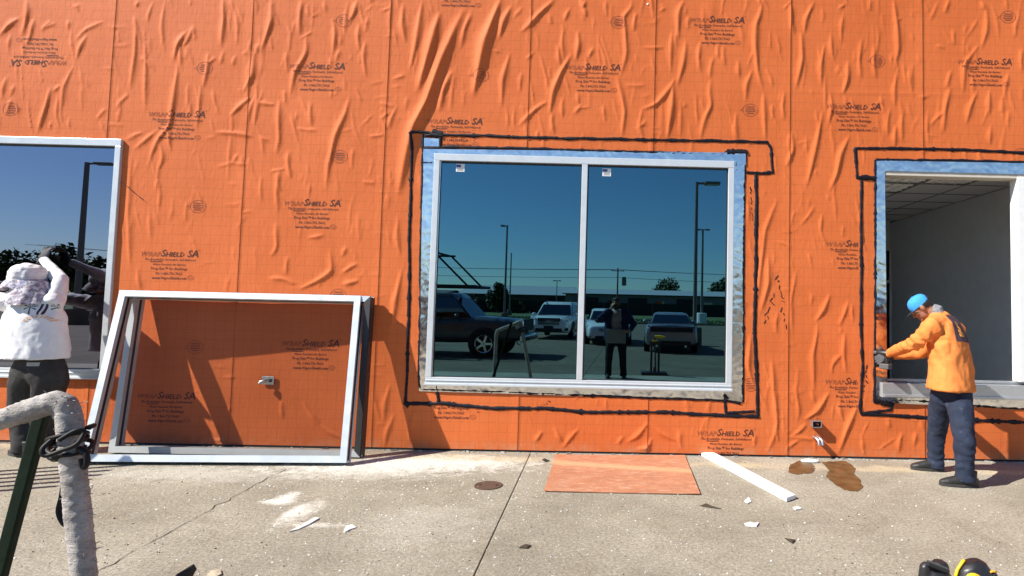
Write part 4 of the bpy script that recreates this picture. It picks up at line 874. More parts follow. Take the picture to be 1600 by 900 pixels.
def crumple(a, fx, seed, st=(1,1,1)):
    def f(p):
        q = V((p.x*fx*st[0]+seed, p.y*fx*st[1], p.z*fx*st[2])); q = q + V((.5,.3,.4))*noise.noise(q*.7); return a*(1-3.2*abs(noise.noise(q)))+a*.5*(1-3.2*abs(noise.noise(q*2.1+V((7,3,1)))))
    return f
def folds(a=.006, fx=9, seed=0, st=(1,1,1)):
    return lambda p: a*noise.noise(V((p.x*fx*st[0]+seed, p.y*fx*st[1], p.z*fx*st[2]))) + a*.45*noise.noise(V((p.x*fx*2.3*st[0]+seed, p.y*fx*2.3*st[1], p.z*fx*2.3*st[2])))
def creases(jt, amp, fr, axis_, rad):
    jt = V(jt); ax = V(axis_).normalized()
    return lambda p: amp*math.sin((p-jt).dot(ax)*fr + 3.4*noise.noise(p*7)+2.0*noise.noise(p*15))*math.exp(-((p-jt).length/rad)**2)
def addf(*fs): return lambda p: sum(f(p) for f in fs)
def part(root, name, mb, mat, vox=.011, sm=4, disp=None, label=None):
    me = remeshed(mb, vox, sm, wloc(root), disp); o = obj(name, me, M[mat], root)
    if label: o['label'] = label
    return o
def shoe(root, heel, toe, h=.085, w=.047):
    heel, toe = V(heel), V(toe); d = (toe-heel); L = d.length; d.normalize(); sd = V((d.y,-d.x,0)); up = V((0,0,1))
    mb = MB(); Q = lambda a, z: heel + d*(a*L) + up*z
    mb.tube([Q(-.02,.045),Q(.12,.052),Q(.35,.056),Q(.58,.048),Q(.82,.038),Q(.97,.032),Q(1.03,.028)], [(.030,.034),(w*.80,.050),(w*.86,.054),(w*.95,.046),(w,.034),(w*.72,.024),(.018,.010)], 14, ref=sd)
    mb.tube([Q(.16,.05),Q(.17,.10),Q(.165,.15)], [(.042,.050),(.041,.048),(.044,.052)], 14, ref=sd)
    s = part(root, 'shoe', mb, 'boot', .008, 3)
    so = MB(); n = 16; out = []
    for i in range(n*2+1):
        t = i/(n*2)*2*math.pi; a = .5+.54*math.cos(t); ww = w*(1.02 if math.cos(t) > -.2 else .86)*abs(math.sin(t))**.6*(1 if math.sin(t) >= 0 else -1); out.append(heel + d*(a*L) + sd*ww)
    out = out[:-1]; k = len(out); so.add([p+up*.001 for p in out]+[p+up*.026 for p in out], [tuple(reversed(range(k))), tuple(range(k,2*k))]+[(i,(i+1)%k,k+(i+1)%k,k+i) for i in range(k)]); so.build('sole', M['sole'], s, bevel=.003)
    for k_ in range(4):
        a = .34+.075*k_; MB().tube([Q(a,.100-.012*k_)+sd*.020, Q(a+.02,.106-.013*k_), Q(a,.100-.012*k_)-sd*.020], .0035, 6).build('lace', M['sole'], s)
    return s
def decal(root, target, c, size, view, up, mat, name, off=.004, n=14, shape=None):
    """a flat print lying on the cloth of target"""
    bm = bmesh.new(); bm.from_mesh(target.data); o_ = wloc(target); bm.transform(Matrix.Translation(o_)); bv = BVHTree.FromBMesh(bm); bm.free()
    view = V(view).normalized(); up = V(up); up = (up-view*up.dot(view)).normalized(); rt = view.cross(up); mb = MB(); idx = {}
    for j in range(n+1):
        for i in range(n+1):
            a, b = (i/n-.5), (j/n-.5)
            p = V(c) + rt*(a*size[0]) + up*(b*size[1]) - view*.5
            h = bv.ray_cast(p, view)
            if h[0] is not None: idx[(i,j)] = len(mb.v); mb.v.append(h[0]-view*off)
    for j in range(n):
        for i in range(n):
            ks = [(i,j),(i+1,j),(i+1,j+1),(i,j+1)]
            if all(k in idx for k in ks) and (shape is None or shape((i+.5)/n-.5, (j+.5)/n-.5)): mb.f.append(tuple(idx[k] for k in ks)); mb.m.append(0)
    o = mb.build(name, M[mat], target, smooth=True, recalc=False); return o

# ---------- worker in the orange shirt, bending to the jamb of the open window
def orange_worker():
    gF, gN = G(1450,735), G(1500,760)                         # far foot and near foot
    root = empty('person', ((gF.x+gN.x)/2, (gF.y+gN.y)/2, 0), 'worker in orange long sleeved shirt, jeans and blue cap drilling at the open window', 'person')
    oF, oN = -gF.y, -gN.y; oc = (oF+oN)/2
    hipF, hipN = P(1474,612,oc-.06), P(1497,613,oc+.07); kF, kN = P(1464,672,oF+.03), P(1507,690,oN+.02); aF, aN = P(1461,722,oF), P(1508,742,oN)
    pel = P(1487,608,oc); wst = P(1487,580,oc+.0); chs = P(1478,532,oc-.02); up_ = P(1472,505,oc-.05); nk = P(1463,488,oc-.08); hd = P(1440,481,oc-.13)
    fwd = V((-.75,.66,0)); lat = V((.66,.75,0)); L = -lat
    shN = P(1457,511,oc+.10); shF = P(1494,513,oc-.13); haN = P(1388,553,.12); haF = P(1393,556,.06); elN = P(1427,537,oc-.02); elF = P(1437,551,.14)
    spine = (nk-wst).normalized()
    b = MB(); hf = V((-.62,.42,-.66)); A, Bh = head(b, hd, hf, V((-.45,.25,.85)))
    b.tube([nk-spine*.03, (nk+hd)/2, hd+V((.01,0,0))], [.060,.057,.056], 12)
    b.tube([pel-V((0,0,.05)), wst, chs, up_, nk], [(.10,.07),(.11,.08),(.17,.11),(.16,.10),(.06,.06)], 16, ref=lat)
    for sh, el, ha in ((shN,elN,haN),(shF,elF,haF)): b.tube([sh, el, ha], [.055,.042,.028], 10); b.ell(sh, (.06,.06,.06)); 
    for sh, el, ha in ((shN,elN,haN),(shF,elF,haF)): b.tube([up_, sh], [.07,.055], 10)
    for h, k, a in ((hipF,kF,aF),(hipN,kN,aN)): b.tube([pel, h, k, a, a-V((0,0,.05))], [.08,.085,.055,.038,.04], 10)
    dN = (haN-elN).normalized(); dF = (haF-elF).normalized()
    hand(b, haN, V((-.75,.35,-.55)), V((.2,.9,-.2)), 1, .75); hand(b, haF, V((-.7,.45,-.5)), V((.1,-.8,-.3)), -1, .7)
    part(root, 'body', b, 'skin', .0075, 3); eyes(A, root)
    # shirt
    s = MB(); hem = P(1485,606,oc)
    s.tube([hem+V((0,0,-.012)), hem+V((0,0,.05)), P(1485,570,oc), P(1480,535,oc-.01), P(1474,510,oc-.04), nk-spine*.035, nk-spine*.005], [(.268,.205),(.258,.198),(.232,.180),(.222,.168),(.195,.135),(.10,.085),(.068,.066)], 22, ref=lat)
    for sh, el, ha, r in ((shN,elN,haN,1.0),(shF,elF,haF,.95)):
        s.tube([up_.lerp(sh,.2), sh, sh.lerp(el,.5), el, el.lerp(ha,.55), ha-(ha-el).normalized()*.012], [.10*r,.092*r,.078*r,.068*r,.056*r,.041*r], 14)
    sp = addf(folds(.010, 7, 1, (1,1,.6)), crumple(.0045, 5.5, 3, (1.2,1.2,.6)), creases(elN, .008, 85, elN-shN, .13), creases(P(1450,535,oc+.05), .011, 55, V((.8,0,.6)), .20), creases(P(1490,585,oc), .007, 45, V((.9,0,.25)), .22))
    shirt = part(root, 'shirt', s, 'orange_shirt', .0105, 3, sp)
    decal(root, shirt, P(1490,515,oc), (.225,.26), V((-.22,.95,-.15)), V((.08,0,1)), 'print_dark', 'back_print', .0035, 16, lambda a, b_: abs(a) < .48)
    decal(root, shirt, P(1486,517,oc), (.15,.16), V((-.22,.95,-.15)), V((.1,0,1)), 'print_orange', 'back_print_flame', .006, 16, lambda a, b_: (abs(a+.1+.25*b_) < .16*(1-b_) and b_ > -.42 and math.sin(b_*26+a*12) > -.75))
    # jeans
    j = MB(); ref2 = lat
    for h, k, a, kk in ((hipF,kF,aF,1),(hipN,kN,aN,1.04)):
        j.tube([pel+V((0,0,.13)), pel.lerp(h,.6), h-V((0,0,.06)), h.lerp(k,.5), k, k.lerp(a,.5), a+V((0,0,.015)), a-V((0,0,.055))], [(.13,.12),(.14*kk,.13),(.116*kk,.122),(.100*kk,.106),(.082*kk,.088),(.074*kk,.078),(.072*kk,.076),(.074*kk,.086)], 16, ref=ref2)
    jp = addf(folds(.008, 9, 4, (1,1,.5)), crumple(.0042, 7, 5, (1,1,.8)), creases(kF, .006, 60, V((.3,0,1)), .13), creases(kN, .006, 60, V((.3,0,1)), .14), creases(aF+V((0,0,.05)), .007, 85, V((0,0,1)), .11), creases(aN+V((0,0,.05)), .007, 85, V((0,0,1)), .11), creases(P(1487,622,oc+.1), .007, 60, V((.5,0,1)), .12))
    tr = part(root, 'jeans', j, 'jeans', .0105, 3, jp)
    shoe(root, gF+V((.13,-.03,0)), gF+V((-.145,.035,0))); shoe(root, gN+V((.14,-.03,0)), gN+V((-.16,.03,0)))
    # cap, worn peak forward, with the gap and strap at the back
    c_ = MB(); Bc = basis(V((-.62,.40,-.62)), V((-.42,.25,.85))); Q = lambda x, y, z: hd + Bc @ V((x, y, z))
    prof = [(.089,.018),(.092,.045),(.088,.078),(.074,.106),(.050,.124),(.02,.132),(.001,.133)]
    c_.lathe(Q(0,-.004,.0), prof, 24, Bc @ Matrix.Diagonal(V((.96,1.12,1)))); cap = c_.build('cap', M['blue_cap'], root, smooth=60)
    pk = MB(); v = []; n = 12
    for t, zz in ((0,0),(1,0),(0,.004),(1,.004)):
        for i in range(n+1):
            a = math.radians(20+140*i/n); r = 1.0 if t == 0 else 1+.62*math.sin(math.radians(180*i/n))**.7
            v.append(Q(.087*math.cos(a)*r, .100*math.sin(a)*r, .024+zz-.018*(r-1)-.02*(math.cos(a))**2))
    f = []
    for i in range(n): f += [(i+1,i,n+1+i,n+2+i),(2*(n+1)+i,2*(n+1)+i+1,3*(n+1)+i+1,3*(n+1)+i),(n+1+i,n+2+i,3*(n+1)+i+1,3*(n+1)+i)][0:3]
    pk.add(v, f); pk.build('peak', M['cap_dark'], cap, smooth=40)
    MB().ell(Q(0,-.100,.045), (.036,.014,.026), Bc, 12, 8).build('strap_gap', M['hair'], cap, smooth=True); MB().ell(Q(0,0,.134), (.008,.008,.004)).build('cap_button', M['blue_cap'], cap, smooth=True)
    hr = MB(); hr.ell(Q(0,-.022,.012), (.083,.090,.062), Bc); part(root, 'hair', hr, 'hair', .008, 2, folds(.004, 40, 2))
    cl = MB(); cl.tube([nk-spine*.02, nk+spine*.012, nk.lerp(hd,.35)+V((.012,0,.006))], [(.076,.072),(.074,.070),(.068,.066)], 16); g = part(root, 'neck_gaiter', cl, 'gaiter', .007, 2, folds(.005, 30, 3))
    for w_, d, n_, sd in ((haN, V((-.75,.35,-.55)), V((.2,.9,-.2)), 1),(haF, V((-.7,.45,-.5)), V((.1,-.8,-.3)), -1)):
        gl = MB(); hand(gl, w_, d, n_, sd, .75, .06, 1.10); gl.tube([w_-V(d).normalized()*.05, w_+V(d).normalized()*.01], [.038,.033], 12); part(root, 'glove', gl, 'glove', .006, 2)
    # the tool he holds
    t0 = haN + V((-.045,.03,-.015)); tool = empty('power_drill', t0, 'black cordless drill held by the worker in the orange shirt at the window jamb', 'drill')
    B2 = basis(V((-.55,.83,0)), V((0,0,1))); T = lambda x, y, z: t0 + B2 @ V((x,y,z)); mb = MB()
    mb.tube([T(0,-.09,.02),T(0,-.08,.02),T(0,.03,.02),T(0,.06,.02)], [.024,.032,.032,.026], 14); mb.build('housing', M['blackplastic'], tool, smooth=40)
    MB().tube([T(0,-.03,.0),T(0,-.045,-.09)], [(.018,.024),(.017,.022)], 12).build('handle', M['blackplastic'], tool, smooth=40)
    MB().box(T(0,-.03,-.115), (.07,.105,.055), B2).build('battery', M['tool_grey'], tool, bevel=.008); MB().box(T(0,-.085,-.112), (.05,.006,.036), B2).build('battery_label', M['blackplastic'], tool, bevel=.002)
    MB().tube([T(0,.06,.02),T(0,.085,.02),T(0,.105,.02)], [.022,.020,.013], 12).build('chuck', M['tool_grey'], tool, smooth=40); MB().tube([T(0,.105,.02),T(0,.18,.02)], .004, 8).build('drill_bit', M['galv'], tool, smooth=True)
    MB().box(T(0,.0,-.02), (.014,.02,.026), B2).build('trigger', M['tool_grey'], tool, bevel=.004)
M['print_dark'] = simple('dark_shirt_print', (.05,.028,.045), .85, var=.4, nscale=25, bump=0); M['print_orange'] = simple('yellow_shirt_print', (.80,.33,.05), .85, var=.25, nscale=25, bump=0)
M['tool_grey'] = simple('dark_grey_tool_plastic', (.09,.09,.095), .45, bump=.05)
orange_worker()

# ---------- worker in the white shirt, back to us, arms up against the left window
def white_worker():
    oc = .46; gL, gR = G(22,716), G(62,709); gL.y = -oc-.03; gR.y = -oc+.06
    root = empty('person', ((gL.x+gR.x)/2, -oc, 0), 'worker in white long sleeved shirt and floral sun hat reaching up to the left window', 'person')
    pel = P(60,578,oc); wst = P(56,545,oc); chs = P(54,500,oc-.02); up_ = P(54,472,oc-.02); nk = P(50,458,oc-.02); hd = P(45,440,oc-.05)
    hL, hR = P(42,590,oc), P(80,590,oc); kL, kR = P(34,650,oc-.02), P(68,650,oc-.04); aL, aR = gL+V((0,0,.09)), gR+V((0,0,.09)); lat = V((1,0,0))
    sL, sR = P(20,474,oc-.01), P(88,472,oc-.01); eL, eR = P(-32,464,oc-.06), P(94,437,oc-.13); wL, wR = P(-76,440,.16), P(68,405,.12)
    b = MB(); A, Bh = head(b, hd, V((-.1,1,.0)), V((0,0,1))); b.tube([up_, nk, hd], [.075,.062,.058], 12)
    b.tube([pel-V((0,0,.05)), wst, chs, up_, nk], [(.11,.08),(.12,.08),(.18,.12),(.16,.10),(.06,.06)], 16, ref=lat)
    for s_, e, w in ((sL,eL,wL),(sR,eR,wR)): b.tube([up_, s_, e, w], [.08,.058,.045,.030], 10)
    for h, k, a in ((hL,kL,aL),(hR,kR,aR)): b.tube([pel, h, k, a, a-V((0,0,.05))], [.09,.09,.058,.040,.04], 10)
    dR = V((-.15,.35,.85)); dL = V((-.5,.4,.6)); hand(b, wR, dR, V((0,1,-.1)), 1, .45, .22); hand(b, wL, dL, V((0,1,0)), -1, .4, .2)
    part(root, 'body', b, 'skin', .0075, 3); eyes(A, root)
    s = MB(); hem = P(54,556,oc)
    s.tube([hem-V((0,0,.02)), hem+V((0,0,.04)), P(54,525,oc), P(54,498,oc-.01), P(54,476,oc-.01), P(51,463,oc-.02), nk], [(.292,.21),(.285,.205),(.272,.19),(.262,.18),(.21,.14),(.115,.10),(.072,.07)], 24, ref=lat)
    for s_, e, w in ((sL,eL,wL),(sR,eR,wR)): s.tube([up_.lerp(s_,.25), s_, s_.lerp(e,.5), e, e.lerp(w,.5), w-(w-e).normalized()*.02], [.100,.090,.074,.064,.053,.043], 14)
    sp = addf(folds(.007, 6, 2, (1,1,.6)), crumple(.0035, 5, 9, (1.2,1.2,.6)), creases(sR, .011, 50, V((.7,0,.7)), .18), creases(sL, .010, 50, V((-.7,0,.7)), .18), creases(P(70,540,oc), .008, 45, V((1,0,.3)), .2))
    shirt = part(root, 'shirt', s, 'white_shirt', .011, 3, sp)
    vw = V((-.05,1,0)); upv = V((0,0,1)); c0 = P(79,492,oc)
    for dx, mir in ((-.075,1),(.085,-1)):
        palm = lambda a, b_: (abs(a+.08*b_) < .05 and b_ < .2) or any(abs(math.atan2(b_-.2, a)-t) < .14 and math.hypot(a, b_-.2) < .45 for t in (-.5,.3,1.1,2.0,2.8,-2.7))
        decal(root, shirt, c0+V((dx,0,.055)), (.10,.10), vw, upv, 'print_green', 'palm_print', .003, 22, palm)
    def arc(a, b_): return (abs(math.hypot(a, (b_+.30)*1.0)-.42) < .075 and b_ > -.2 and math.sin(math.atan2(b_+.3, a)*19) > -.5)
    decal(root, shirt, c0+V((.005,0,-.03)), (.22,.16), vw, upv, 'print_peach', 'arched_lettering', .003, 34, arc)
    decal(root, shirt, c0+V((.005,0,.055)), (.07,.10), vw, upv, 'print_dark', 'bar_print', .003, 22, lambda a, b_: abs(abs(a)-.2) < .1)
    j = MB()
    for h, k, a in ((hL,kL,aL),(hR,kR,aR)): j.tube([pel+V((0,0,.17)), pel.lerp(h,.6), h-V((0,0,.05)), h.lerp(k,.5), k, k.lerp(a,.5), a, a-V((0,0,.05))], [(.15,.13),(.17,.15),(.132,.14),(.118,.122),(.098,.10),(.090,.094),(.088,.094),(.09,.10)], 16, ref=lat)
    tr = part(root, 'trousers', j, 'dark_trousers', .011, 3, addf(folds(.009, 7, 9, (1,1,.5)), creases(kR, .009, 55, V((.2,0,1)), .14), creases(aR, .010, 80, V((0,0,1)), .12), creases(kL, .009, 55, V((.2,0,1)), .14)))
    decal(root, tr, P(72,567,oc), (.105,.035), vw, upv, 'patch_grey', 'pocket_label', .004, 8)
    shoe(root, gL+V((.11,-.05,-gL.z)), gL+V((-.17,.05,-gL.z))); shoe(root, gR+V((.10,-.04,-gR.z)), gR+V((-.18,.05,-gR.z)))
    # sun hat with a neck flap
    h = MB(); c_ = hd + V((0,-.01,.012)); prof = [(.130,-.02),(.134,.03),(.130,.075),(.114,.118),(.082,.148),(.036,.164),(.001,.166)]
    h.lathe(c_, prof, 26, Matrix.Diagonal(V((1.06,1.08,1)))); hat = part(root, 'sun_hat', h, 'white_hat', .008, 2, folds(.010, 13, 5))
    br = MB(); n = 40; v = []
    for ro, dz in ((.126,.022),(.160,-.028),(.186,-.085),(.182,-.088),(.156,-.034),(.124,.010)):
        for i in range(n):
            a = 2*math.pi*i/n; w_ = .014*math.sin(3*a+1)+.010*math.sin(7*a); v.append(c_ + V((ro*1.06*math.cos(a), ro*1.02*math.sin(a), dz+(ro-.124)/.07*w_)))
    br.add(v, [(r*n+i, r*n+(i+1)%n, ((r+1)%6)*n+(i+1)%n, ((r+1)%6)*n+i) for r in range(6) for i in range(n)]); br.build('hat_brim', M['floral'], hat, smooth=60)
    fl = MB(); v = []; nu, nv = 26, 14
    for lay in (0,1):
        for q in range(nv+1):
            t = q/nv
            for i in range(nu+1):
                a = math.radians(-175+170*i/nu); r = .142+.05*t-(.004 if lay else 0)+.010*math.sin(i*1.15+2*t)*t; v.append(c_ + V((.07+.03*t+r*1.0*math.cos(a)*(1-.05*t), r*math.sin(a)*(1+.05*t)-.035*t, -.005-.235*t*(1-.25*abs(i/nu-.55)))))
    k = (nu+1)*(nv+1); f = []
    for q in range(nv):
        for i in range(nu): o = q*(nu+1)+i; f += [(o,o+1,o+nu+2,o+nu+1),(k+o+nu+1,k+o+nu+2,k+o+1,k+o)]
    fl.add(v, f); fl.build('neck_flap', M['floral'], hat, smooth=60, recalc=False)
    hr = MB(); hr.ell(hd+V((0,-.012,.0)), (.085,.095,.08)); part(root, 'hair', hr, 'hair', .009, 2)
    for w, d, sd, cu, spd in ((wR,dR,1,.45,.22),(wL,dL,-1,.4,.2)):
        gl = MB(); hand(gl, w, d, V((0,1,-.1)), sd, cu, spd, 1.12); gl.tube([w-d.normalized()*.06, w+d.normalized()*.01], [.046,.036], 12); part(root, 'glove', gl, 'glove', .006, 2)
M['print_green'] = simple('green_grey_print', (.07,.11,.10), .85, bump=0); M['print_peach'] = simple('peach_print', (.75,.48,.30), .85, bump=0); M['patch_grey'] = simple('grey_patch', (.38,.38,.36), .8, bump=0)
white_worker()

# ---------- the person taking the photograph, seen in the window glass
def photographer():
    root = empty('person', (.02,-6.36,0), 'person in dark jacket and black trousers photographing the wall, reflected in the central window', 'person')
    y0 = -6.36; lat = V((1,0,0)); pel = V((.03,y0,.93)); wst = V((.03,y0,1.08)); chs = V((.03,y0,1.28)); nk = V((.02,y0,1.46)); hd = V((.01,y0+.04,1.60))
    hL, hR = V((-.08,y0,.90)), V((.14,y0,.90)); kL, kR = V((-.115,y0+.02,.50)), V((.175,y0+.02,.50)); aL, aR = V((-.13,y0,.09)), V((.20,y0-.01,.09))
    sL, sR = V((-.175,y0,1.40)), V((.225,y0,1.40)); eL, eR = V((-.335,y0+.10,1.26)), V((.40,y0+.06,1.16)); wL, wR = V((-.10,-6.20,1.49)), V((.30,y0+.26,1.02))
    b = MB(); A, Bh = head(b, hd, V((0,1,-.05)), V((0,0,1))); b.tube([nk-V((0,0,.05)), nk, hd], [.07,.06,.058], 12)
    b.tube([pel-V((0,0,.05)), wst, chs, nk-V((0,0,.05)), nk], [(.17,.12),(.16,.12),(.18,.12),(.13,.09),(.06,.06)], 16, ref=lat)
    for s_, e, w in ((sL,eL,wL),(sR,eR,wR)): b.tube([nk-V((0,0,.08)), s_, e, w], [.07,.055,.042,.029], 10)
    for h, k, a in ((hL,kL,aL),(hR,kR,aR)): b.tube([pel, h, k, a, a-V((0,0,.05))], [.09,.085,.055,.040,.04], 10)
    hand(b, wL, V((.25,.55,.75)), V((.8,-.3,0)), 1, .55); hand(b, wR, V((-.75,.5,-.1)), V((0,-.6,.5)), -1, .5)
    part(root, 'body', b, 'skin', .0075, 3); eyes(A, root)
    s = MB(); s.tube([V((.03,y0,.88)), V((.03,y0,1.0)), wst, chs, V((.03,y0,1.40)), nk], [(.20,.145),(.195,.14),(.19,.138),(.20,.14),(.16,.11),(.068,.066)], 20, ref=lat); part(root, 'shirt', s, 'grey_shirt', .012, 3, folds(.008, 8, 7))
    j = MB()
    for sx, c_ in ((-1,-.135),(1,.195)): j.tube([V((c_,y0-.015,.80)), V((c_,y0-.015,1.05)), V((c_*.95,y0-.015,1.3)), V((c_*.7,y0-.02,1.42))], [(.105,.165),(.10,.16),(.105,.155),(.085,.11)], 16, ref=lat)
    j.tube([V((.03,y0-.09,.80)), V((.03,y0-.09,1.3)), V((.03,y0-.06,1.43))], [(.22,.07),(.22,.07),(.15,.06)], 16, ref=lat)
    for s_, e, w in ((sL,eL,wL),(sR,eR,wR)): j.tube([nk.lerp(s_,.5)-V((0,0,.03)), s_, s_.lerp(e,.5), e, e.lerp(w,.55), w-(w-e).normalized()*.015], [.085,.092,.084,.074,.058,.044], 14)
    part(root, 'jacket', j, 'navy', .012, 3, folds(.010, 8, 3))
    t = MB()
    for h, k, a in ((hL,kL,aL),(hR,kR,aR)): t.tube([pel+V((0,0,.06)), pel.lerp(h,.6), h-V((0,0,.06)), h.lerp(k,.5), k, k.lerp(a,.5), a, a-V((0,0,.05))], [(.13,.12),(.15,.13),(.112,.12),(.10,.105),(.082,.088),(.076,.082),(.074,.082),(.076,.09)], 16, ref=lat)
    part(root, 'trousers', t, 'black_trousers', .012, 3, folds(.008, 8, 6))
    for a in (aL, aR): shoe(root, V((a.x, a.y-.09, 0)), V((a.x*1.1, a.y+.19, 0)))
    h = MB(); h.ell(hd+V((0,-.022,.040)), (.090,.100,.095)); h.ell(hd+V((0,.02,.085)), (.075,.085,.045)); part(root, 'hair', h, 'hair', .008, 2, folds(.005, 30, 2))
    bd = MB(); bd.ell(hd+V((0,.045,-.085)), (.064,.058,.052)); part(root, 'beard', bd, 'hair', .008, 2, folds(.004, 35, 4))
    ph = MB().box((0,-6.155,1.552), (.150,.009,.074)).build('phone', M['blackplastic'], None, loc=(0,-6.155,1.552), bevel=.003); tag(ph, 'black phone held up sideways at the face of the reflected photographer', 'phone')
    MB().box((.055,-6.1500,1.565), (.026,.003,.030)).build('camera_bump', M['tool_grey'], ph, bevel=.001)
    for k in (-.007,.007): MB().lathe((.055,-6.1482,1.565+k), [(.0055,0),(.0055,.001),(.003,.0013)], 14, Matrix.Rotation(-math.pi/2,3,'X')).build('lens', M['dark'], ph)
    fo = MB().box((.02,y0+.235,.905), (.42,.035,.30), Matrix.Rotation(math.radians(-8),3,'X')).build('folder', M['folder'], None, loc=(.02,y0+.235,.905), bevel=.006)
    tag(fo, 'flat grey folder held at the waist of the reflected photographer', 'folder'); MB().box((.02,y0+.255,.98), (.10,.006,.02), Matrix.Rotation(math.radians(-8),3,'X')).build('folder_label', M['patch_grey'], fo)
M['folder'] = simple('grey_folder_card', (.20,.19,.20), .7)
photographer()

# ================================================================== FOREGROUND THINGS
def mat_wrapband():
    m = NT('grey_burlap_pipe_wrap'); X, Y, Z = m.xyz()
    c_ = m.ramp(m.noise(14, 6, .7), [(.3,(.24,.21,.19)),(.52,(.42,.385,.355)),(.75,(.60,.57,.54))]); c_ = m.mix(m.rng(m.noise(60, 5, .7, stretch=(.4,.4,1.6)), .55, .75, 0, .6), c_, (.13,.11,.10))
    m.link(c_, m.b.inputs['Base Color']); m.b.inputs['Roughness'].default_value = .9; m.bump(m.math('ADD', m.noise(45, 6, .75, stretch=(.35,.35,1.5)), m.math('MULTIPLY', m.noise(160, 3), .4)), .8, .012); return m.mat
M['burlap'] = mat_wrapband(); M['green_paint'] = simple('dark_green_paint', (.004,.014,.007), .6, var=.4, nscale=30, bump=.15, spec=.2)
M['cordrubber'] = simple('black_cord_rubber', (.007,.007,.008), .6, var=.2, spec=.3)
def Pz(px, py, z): return P(px, py, CAM_D-z)
def wrapped(path, rad, seed, mb=None):
    """pipe wound with strips of burlap: ridged spiral laps with torn edges"""
    pts = []
    for a, b in zip(path[:-1], path[1:]):
        n = max(2, int((b-a).length/.0055)); pts += [a.lerp(b, i/n) for i in range(n)]
    pts.append(path[-1]); mb = mb or MB(); n = len(pts); ns = 26; base = len(mb.v); pu = V((0,1,0))
    for i, p in enumerate(pts):
        t = (pts[min(i+2,n-1)]-pts[max(i-2,0)]).normalized(); u = (pu-t*pu.dot(t)).normalized(); pu = u; w = t.cross(u)
        for j in range(ns):
            a = 2*math.pi*j/ns; ph = (i*.0055/.033 + j/ns + .35*noise.noise(V((i*.02, seed, j*.0)))) % 1.0
            r = rad*(1+.06*(ph-.4)+.09*noise.noise(V((p.x*14+seed, p.z*14, a)))+.085*noise.noise(V((p.x*75, p.z*60+seed, a*3))))
            mb.v.append(p + u*(r*math.cos(a)) + w*(r*math.sin(a)))
    for i in range(n-1):
        for j in range(ns): mb.f.append((base+i*ns+j, base+i*ns+(j+1)%ns, base+(i+1)*ns+(j+1)%ns, base+(i+1)*ns+j)); mb.m.append(0)
    mb.f += [tuple(base+j for j in reversed(range(ns))), tuple(base+(n-1)*ns+j for j in range(ns))]; mb.m += [0,0]
    return mb
